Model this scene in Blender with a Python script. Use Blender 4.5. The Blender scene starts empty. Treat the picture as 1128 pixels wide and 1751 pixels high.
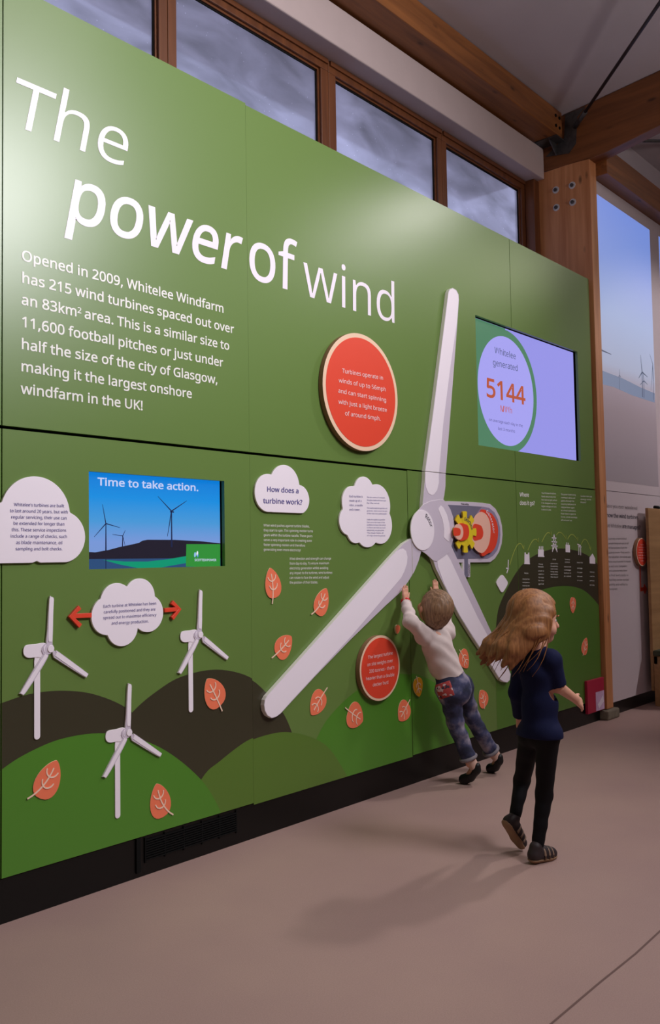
import bpy, math, random, numpy as np
from mathutils import Vector, Matrix
random.seed(7); rng = np.random.default_rng(7)
scene = bpy.context.scene
COL = scene.collection

# ------------------------------------------------------------------ camera
# world: X runs along the exhibit wall, Y into the wall (panel faces at Y=0), Z up, floor at Z=0
F = 1520.0; CX, CY = 564.0, 875.5
def _n(v): return v/np.linalg.norm(v)
_h = _n(np.array([1901-CX, 932-CY, F]))
_v = np.array([.0165, 1, 0.]); _v[2] = -(_h[0]*_v[0]+_h[1]*_v[1])/_h[2]; _v = _n(_v)
_ez = -_v; RW = np.array([_h, np.cross(_ez, _h), _ez])       # rows: world axes seen from the camera (x right, y down, z forward)
CAM = np.array([0., -2.945, 1.25])
cd = bpy.data.cameras.new('camera'); co = bpy.data.objects.new('camera', cd); COL.objects.link(co)
cd.sensor_fit = 'VERTICAL'; cd.sensor_height = 36; cd.lens = 36*F/1751.0; cd.clip_start = .05
M = np.eye(4); M[:3, 0] = RW[:, 0]; M[:3, 1] = -RW[:, 1]; M[:3, 2] = -RW[:, 2]; M[:3, 3] = CAM
co.matrix_world = Matrix(M.tolist()); scene.camera = co

# ------------------------------------------------------------------ view, world, lamps
vs = scene.view_settings
vs.view_transform = 'Standard'; vs.look = 'None'; vs.gamma = 1; vs.use_curve_mapping = False; vs.exposure = 0.0
w = bpy.data.worlds.new('sky'); scene.world = w; w.use_nodes = True
bg = w.node_tree.nodes['Background']; bg.inputs[0].default_value = (.50, .525, .72, 1); bg.inputs[1].default_value = 2.7
def area(loc, target, size, power, color=(1, .95, .93), shape='DISK', spread=180):
    l = bpy.data.lights.new('unseen_light', 'AREA'); l.shape = shape; l.size = size; l.energy = power; l.color = color
    l.spread = math.radians(spread)
    o = bpy.data.objects.new('unseen_light', l); COL.objects.link(o); o.location = loc
    o.rotation_euler = (Vector(target)-Vector(loc)).to_track_quat('-Z', 'Y').to_euler(); return o
def spot(loc, target, power, cone, blend, radius, color=(1, .95, .93)):
    l = bpy.data.lights.new('ceiling_spot', 'SPOT'); l.energy = power; l.spot_size = math.radians(cone); l.spot_blend = blend; l.shadow_soft_size = radius; l.color = color
    o = bpy.data.objects.new('ceiling_spot', l); COL.objects.link(o); o.location = loc
    o.rotation_euler = (Vector(target)-Vector(loc)).to_track_quat('-Z', 'Y').to_euler(); return o
KEY = spot((7.0, -1.95, 4.80), (3.3, -.4, 1.1), 270, 66, 1.0, .16)
KEYG = area((7.25, -2.95, 4.78), (3.7, 0, 3.0), .8, 3.2, (1, .88, 1), spread=90)
LEFT = area((3.5, -4.1, 4.3), (1.6, 0, 2.5), 1.4, 76, (.97, .96, 1), spread=110)  # unseen cool light, placed to give the sheen on the left boards
WASH = area((2.6, -1.9, 4.85), (2.8, .1, 2.4), 1.6, 22, (1, .95, .92))  # added unseen light, grazes the wall so it brightens towards the top
UP = area((5.0, -4.3, 3.2), (5.0, -3.6, 5.2), 1.0, 60, (1, .93, .92))  # added upward fill, lifts the ceiling and bounces softly into the room
FAR = area((9.4, -2.45, 4.75), (5.2, 0, 3.0), .8, 1.0, (1, .96, .8), spread=60)
BAY = area((9.3, -1.75, 4.6), (7.5, 0, .9), .5, 5, (1, .94, .94), spread=75)  # added unseen fill for the white bay beyond the post
PROJECTOR = spot((9.0, -3.3, 3.9), (7.75, 0, 2.05), 190, 56, .5, .05, (1, .93, .95))

# ------------------------------------------------------------------ unprojection on real surfaces
def ray(px, py): return RW @ np.array([px-CX, py-CY, F])
def PY(px, py, Y=0.):
    r = ray(px, py); return CAM+r*((Y-CAM[1])/r[1])
def PX(px, py, X):
    r = ray(px, py); return CAM+r*((X-CAM[0])/r[0])
def PZ(px, py, Z=0.):
    r = ray(px, py); return CAM+r*((Z-CAM[2])/r[2])
def W(px, py, Y=0.):
    p = PY(px, py, Y); return (float(p[0]), float(p[2]))

# ------------------------------------------------------------------ materials
def s2l(c): return tuple(((x/255)/12.92 if x/255 <= .04045 else ((x/255+.055)/1.055)**2.4) for x in c)
def newmat(name):
    m = bpy.data.materials.new(name); m.use_nodes = True
    nt = m.node_tree; return m, nt, nt.nodes['Principled BSDF']
def mat(name, rgb, rough=.5, spec=.5, metal=0, noise=0, nscale=20, bump=0, bscale=200, emit=0, stretch=None, sheen=0):
    m, nt, b = newmat(name); N = nt.nodes; L = nt.links
    c = s2l(rgb); b.inputs['Base Color'].default_value = (*c, 1); b.inputs['Roughness'].default_value = rough
    b.inputs['Specular IOR Level'].default_value = spec; b.inputs['Metallic'].default_value = metal
    tc = N.new('ShaderNodeTexCoord'); src = tc.outputs['Object']
    if stretch:
        mp = N.new('ShaderNodeMapping'); mp.inputs['Scale'].default_value = stretch; L.new(src, mp.inputs[0]); src = mp.outputs[0]
    if noise:
        n = N.new('ShaderNodeTexNoise'); n.inputs['Scale'].default_value = nscale; n.inputs['Detail'].default_value = 5; L.new(src, n.inputs[0])
        r = N.new('ShaderNodeMapRange'); r.inputs[1].default_value = .25; r.inputs[2].default_value = .75
        r.inputs[3].default_value = 1-noise; r.inputs[4].default_value = 1+noise; L.new(n.outputs[0], r.inputs[0])
        mx = N.new('ShaderNodeVectorMath'); mx.operation = 'SCALE'; mx.inputs[0].default_value = c; L.new(r.outputs[0], mx.inputs['Scale'])
        L.new(mx.outputs[0], b.inputs['Base Color'])
    if bump:
        n = N.new('ShaderNodeTexNoise'); n.inputs['Scale'].default_value = bscale; n.inputs['Detail'].default_value = 3; L.new(src, n.inputs[0])
        bu = N.new('ShaderNodeBump'); bu.inputs['Strength'].default_value = bump; bu.inputs['Distance'].default_value = .01
        L.new(n.outputs[0], bu.inputs['Height']); L.new(bu.outputs[0], b.inputs['Normal'])
    if emit:
        b.inputs['Emission Color'].default_value = (*c, 1); b.inputs['Emission Strength'].default_value = emit
        b.inputs['Base Color'].default_value = (0.01, 0.01, 0.01, 1)
    if sheen: b.inputs['Sheen Weight'].default_value = sheen
    return m
def wood(name, rgb1, rgb2, axis, rough=.45, knots=True):
    m, nt, b = newmat(name); N = nt.nodes; L = nt.links
    tc = N.new('ShaderNodeTexCoord'); mp = N.new('ShaderNodeMapping'); s = [7, 7, 7]; s[axis] = .5
    mp.inputs['Scale'].default_value = s; L.new(tc.outputs['Object'], mp.inputs[0])
    n = N.new('ShaderNodeTexNoise'); n.inputs['Scale'].default_value = 3; n.inputs['Detail'].default_value = 8; n.inputs['Distortion'].default_value = .6
    L.new(mp.outputs[0], n.inputs[0])
    r = N.new('ShaderNodeValToRGB'); r.color_ramp.elements[0].position = .3; r.color_ramp.elements[1].position = .72
    r.color_ramp.elements[0].color = (*s2l(rgb1), 1); r.color_ramp.elements[1].color = (*s2l(rgb2), 1); L.new(n.outputs[0], r.inputs[0])
    out = r.outputs[0]
    if knots:
        mp2 = N.new('ShaderNodeMapping'); s2 = [9, 9, 9]; s2[axis] = 3.5; mp2.inputs['Scale'].default_value = s2; L.new(tc.outputs['Object'], mp2.inputs[0])
        v = N.new('ShaderNodeTexVoronoi'); v.inputs['Scale'].default_value = 1; L.new(mp2.outputs[0], v.inputs[0])
        k = N.new('ShaderNodeMapRange'); k.inputs[1].default_value = .06; k.inputs[2].default_value = .16; k.inputs[3].default_value = .35; k.inputs[4].default_value = 1
        L.new(v.outputs['Distance'], k.inputs[0])
        mx = N.new('ShaderNodeVectorMath'); mx.operation = 'SCALE'; L.new(out, mx.inputs[0]); L.new(k.outputs[0], mx.inputs['Scale']); out = mx.outputs[0]
    L.new(out, b.inputs['Base Color']); b.inputs['Roughness'].default_value = rough
    bu = N.new('ShaderNodeBump'); bu.inputs['Strength'].default_value = .08; L.new(n.outputs[0], bu.inputs['Height']); L.new(bu.outputs[0], b.inputs['Normal'])
    return m
GREEN_ROUGH = .31
M_green = mat('green_laminate', (104, 132, 66), GREEN_ROUGH, .5, bump=.03, bscale=350)
M_hill_dark = mat('print_dark', (62, 58, 42), GREEN_ROUGH)
M_hill_lite = mat('print_bright_green', (82, 138, 44), GREEN_ROUGH)
M_hill_mid = mat('print_mid_green', (92, 124, 48), GREEN_ROUGH)
M_white = mat('white_print', (246, 236, 248), .4)
M_text = mat('white_text', (240, 238, 232), .4)
M_plaque = mat('lilac_white_plaque', (250, 240, 250), .4)
M_plaque_edge = mat('plaque_edge', (246, 242, 232), .5)
M_shade = mat('lilac_shade', (212, 200, 216), .4)
M_purple = mat('purple_print', (92, 84, 150), .5)
M_red = mat('red_disc', (234, 74, 50), .38)
M_cream = mat('cream_edge', (244, 208, 178), .45)
M_disc_side = mat('disc_side', (150, 112, 82), .6)
M_orange = mat('orange_leaf', (248, 126, 90), .45)
M_leaf_edge = mat('leaf_edge', (240, 220, 170), .5)
M_vein = mat('leaf_vein', (250, 214, 190), .45)
M_yellow_leaf = mat('amber_leaf', (228, 160, 20), .45)
M_black = mat('black_gloss', (12, 11, 10), .35, .3)
M_dark = mat('black_matt', (9, 9, 9), .8, .2)
M_wood_beam = wood('glulam_beam', (112, 66, 32), (152, 94, 48), 0)
M_wood_post = wood('glulam_post', (184, 118, 70), (216, 152, 104), 2)
M_wood_raft = wood('glulam_rafter', (104, 60, 30), (136, 82, 44), 1)
M_wood_frame = wood('window_timber_x', (88, 48, 24), (118, 68, 36), 0, .4, False)
M_wood_framez = wood('window_timber_z', (88, 48, 24), (118, 68, 36), 2, .4, False)
M_wood_ply = wood('beech_board', (150, 112, 72), (176, 136, 92), 0, .5, False)
M_plaster = mat('plaster_white', (190, 172, 170), .8, .2, noise=.03, nscale=6, bump=.05, bscale=90)
M_ceil = mat('ceiling_plaster', (188, 176, 180), .85, .15, noise=.03, nscale=3, bump=.05, bscale=120)
M_wallwhite = mat('white_wall', (208, 194, 198), .55, .3, bump=.04, bscale=250)
M_steel = mat('galvanised_steel', (92, 90, 90), .45, .5, .7, noise=.25, nscale=30)
M_rod = mat('dark_rod', (60, 52, 52), .4, .5, .5)
M_bolt = mat('bolt_steel', (206, 202, 204), .4, .5, .0)
M_stone = mat('concrete_pad', (128, 120, 104), .85, .2, noise=.15, nscale=30)
M_gray = mat('slate_grey', (118, 114, 136), .45)
M_gray2 = mat('pale_slate', (146, 138, 166), .45)
M_yellow = mat('gear_yellow', (236, 208, 44), .4)
M_yellow2 = mat('gear_side', (196, 160, 30), .45)
M_salmon = mat('salmon_pink', (246, 192, 172), .45)
M_text_dk = mat('dark_text', (74, 70, 82), .5)
M_text_gy = mat('grey_text', (120, 112, 112), .5)
M_skin = mat('skin', (226, 168, 142), .5, .4, noise=.05, nscale=14)
M_lip = mat('lips', (196, 104, 96), .45)
M_eyew = mat('eye_white', (230, 226, 222), .25)
M_iris = mat('iris', (70, 52, 40), .2)
M_magenta = mat('magenta_card', (176, 26, 62), .45)
M_pinkprint = mat('pink_print', (214, 180, 214), .4, noise=.2, nscale=14)
M_sole = mat('tan_sole', (150, 118, 88), .7)
M_olive = mat('green_cushion', (62, 66, 46), .8)

# ------------------------------------------------------------------ object helpers
def tag(o, label=None, cat=None, group=None, kind=None):
    if label: o['label'] = label
    if cat: o['category'] = cat
    if group: o['group'] = group
    if kind: o['kind'] = kind
    return o
def link(name, me, parent=None):
    o = bpy.data.objects.new(name, me); COL.objects.link(o)
    if parent is not None:
        o.parent = parent
        if parent.type == 'EMPTY': o.matrix_parent_inverse = Matrix.Translation(-Vector(parent.location))
    return o
def empty(name, loc, label, cat, group=None, kind=None):
    o = bpy.data.objects.new(name, None); COL.objects.link(o); o.location = loc; o.empty_display_size = .05
    return tag(o, label, cat, group, kind)
def mesh(name, verts, faces, mats, parent=None, fmat=None, smooth=False, bevel=0, bseg=2, uv=None):
    me = bpy.data.meshes.new(name); me.from_pydata([tuple(map(float, v)) for v in verts], [], [tuple(int(i) for i in f) for f in faces]); me.validate()
    if not isinstance(mats, (list, tuple)): mats = [mats]
    for m in mats: me.materials.append(m)
    if fmat is not None:
        for p, i in zip(me.polygons, fmat): p.material_index = i
    if smooth:
        me.polygons.foreach_set('use_smooth', [True]*len(me.polygons))
    o = link(name, me, parent)
    if bevel:
        b = o.modifiers.new('bevel', 'BEVEL'); b.width = bevel; b.segments = bseg; b.limit_method = 'ANGLE'; b.angle_limit = math.radians(40)
    return o
class MB:
    def __init__(s): s.v = []; s.f = []; s.m = []
    def add(s, v, f, m=0):
        n = len(s.v); s.v += list(v); s.f += [tuple(i+n for i in q) for q in f]; s.m += [m]*len(f); return s
    def box(s, a, b, m=0):
        x0, y0, z0 = a; x1, y1, z1 = b
        v = [(x0, y0, z0), (x1, y0, z0), (x1, y1, z0), (x0, y1, z0), (x0, y0, z1), (x1, y0, z1), (x1, y1, z1), (x0, y1, z1)]
        return s.add(v, [(0, 3, 2, 1), (4, 5, 6, 7), (0, 1, 5, 4), (1, 2, 6, 5), (2, 3, 7, 6), (3, 0, 4, 7)], m)
    def prism(s, pts, yf, yb, m=0, ms=None):   # pts (x,z) polygon, front face towards -Y at yf
        n = len(pts); A = sum(pts[i][0]*pts[(i+1) % n][1]-pts[(i+1) % n][0]*pts[i][1] for i in range(n))
        if A < 0: pts = pts[::-1]
        v = [(x, yf, z) for x, z in pts]+[(x, yb, z) for x, z in pts]
        s.add(v, [tuple(range(n))], m)
        k = len(s.v)-2*n
        fs = [(k+i, k+n+i, k+n+(i+1) % n, k+(i+1) % n) for i in range(n)]+[tuple(k+n+i for i in reversed(range(n)))]
        s.f += fs; s.m += [m if ms is None else ms]*len(fs); return s
    def tube(s, path, r, seg=10, m=0, r2=None, cap=True):
        path = [np.array(p, float) for p in path]; n = len(path); base = len(s.v)
        for i, p in enumerate(path):
            t = path[min(i+1, n-1)]-path[max(i-1, 0)]; t /= np.linalg.norm(t)+1e-9
            a = np.cross(t, [0, 0, 1.]);
            if np.linalg.norm(a) < .1: a = np.cross(t, [1., 0, 0])
            a /= np.linalg.norm(a); b = np.cross(t, a)
            rr = r if r2 is None else r+(r2-r)*i/(n-1)
            for k in range(seg):
                q = 2*math.pi*k/seg; s.v.append(tuple(p+rr*(math.cos(q)*a+math.sin(q)*b)))
        for i in range(n-1):
            for k in range(seg):
                s.f.append((base+i*seg+k, base+i*seg+(k+1) % seg, base+(i+1)*seg+(k+1) % seg, base+(i+1)*seg+k)); s.m.append(m)
        if cap:
            s.f.append(tuple(base+k for k in reversed(range(seg)))); s.m.append(m)
            s.f.append(tuple(base+(n-1)*seg+k for k in range(seg))); s.m.append(m)
        return s
    def build(s, name, mats, parent=None, smooth=False, bevel=0, bseg=2):
        return mesh(name, s.v, s.f, mats, parent, s.m, smooth, bevel, bseg)
def box(name, a, b, m, parent=None, bevel=0): return MB().box(a, b).build(name, m, parent, bevel=bevel)
def prism(name, pts, yf, yb, m, parent=None, ms=None, bevel=0):
    if ms is None: return MB().prism(pts, yf, yb).build(name, m, parent, bevel=bevel)
    return MB().prism(pts, yf, yb, 0, 1).build(name, [m, ms], parent, bevel=bevel)
def crom(pts, k=6, closed=True):
    n = len(pts); out = []
    rngs = range(n) if closed else range(n-1)
    for i in rngs:
        g = lambda j: np.array(pts[j % n] if closed else pts[max(0, min(n-1, j))], float)
        p0, p1, p2, p3 = g(i-1), g(i), g(i+1), g(i+2)
        for j in range(k):
            t = j/k; out.append(tuple(.5*((2*p1)+(-p0+p2)*t+(2*p0-5*p1+4*p2-p3)*t*t+(-p0+3*p1-3*p2+p3)*t**3)))
    if not closed: out.append(tuple(pts[-1]))
    return out
def disc(c, r, n=64, a0=0, a1=2*math.pi):
    return [(c[0]+r*math.cos(a0+(a1-a0)*i/n), c[1]+r*math.sin(a0+(a1-a0)*i/n)) for i in range(n)]
def clipx(pts, x0, x1):
    for sgn, lim in ((1, x0), (-1, x1)):
        out = []
        for i in range(len(pts)):
            a, b = pts[i], pts[(i+1) % len(pts)]; da, db = sgn*(a[0]-lim), sgn*(b[0]-lim)
            if da >= 0: out.append(a)
            if da*db < 0: t = da/(da-db); out.append((a[0]+t*(b[0]-a[0]), a[1]+t*(b[1]-a[1])))
        pts = out
        if not pts: return []
    return pts
def clipz(pts, z0, z1):
    q = clipx([(z, x) for x, z in pts], z0, z1); return [(x, z) for z, x in q]
def stroke(mb, pts, w0, w1, yf, yb, m=0):
    pts = [np.array(p, float) for p in pts]; n = len(pts); L = []; R = []
    for i, p in enumerate(pts):
        t = pts[min(i+1, n-1)]-pts[max(i-1, 0)]; t /= np.linalg.norm(t)+1e-9; q = np.array([-t[1], t[0]])*(w0+(w1-w0)*i/(n-1))/2
        L.append(tuple(p+q)); R.append(tuple(p-q))
    mb.prism(L+R[::-1], yf, yb, m)

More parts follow.
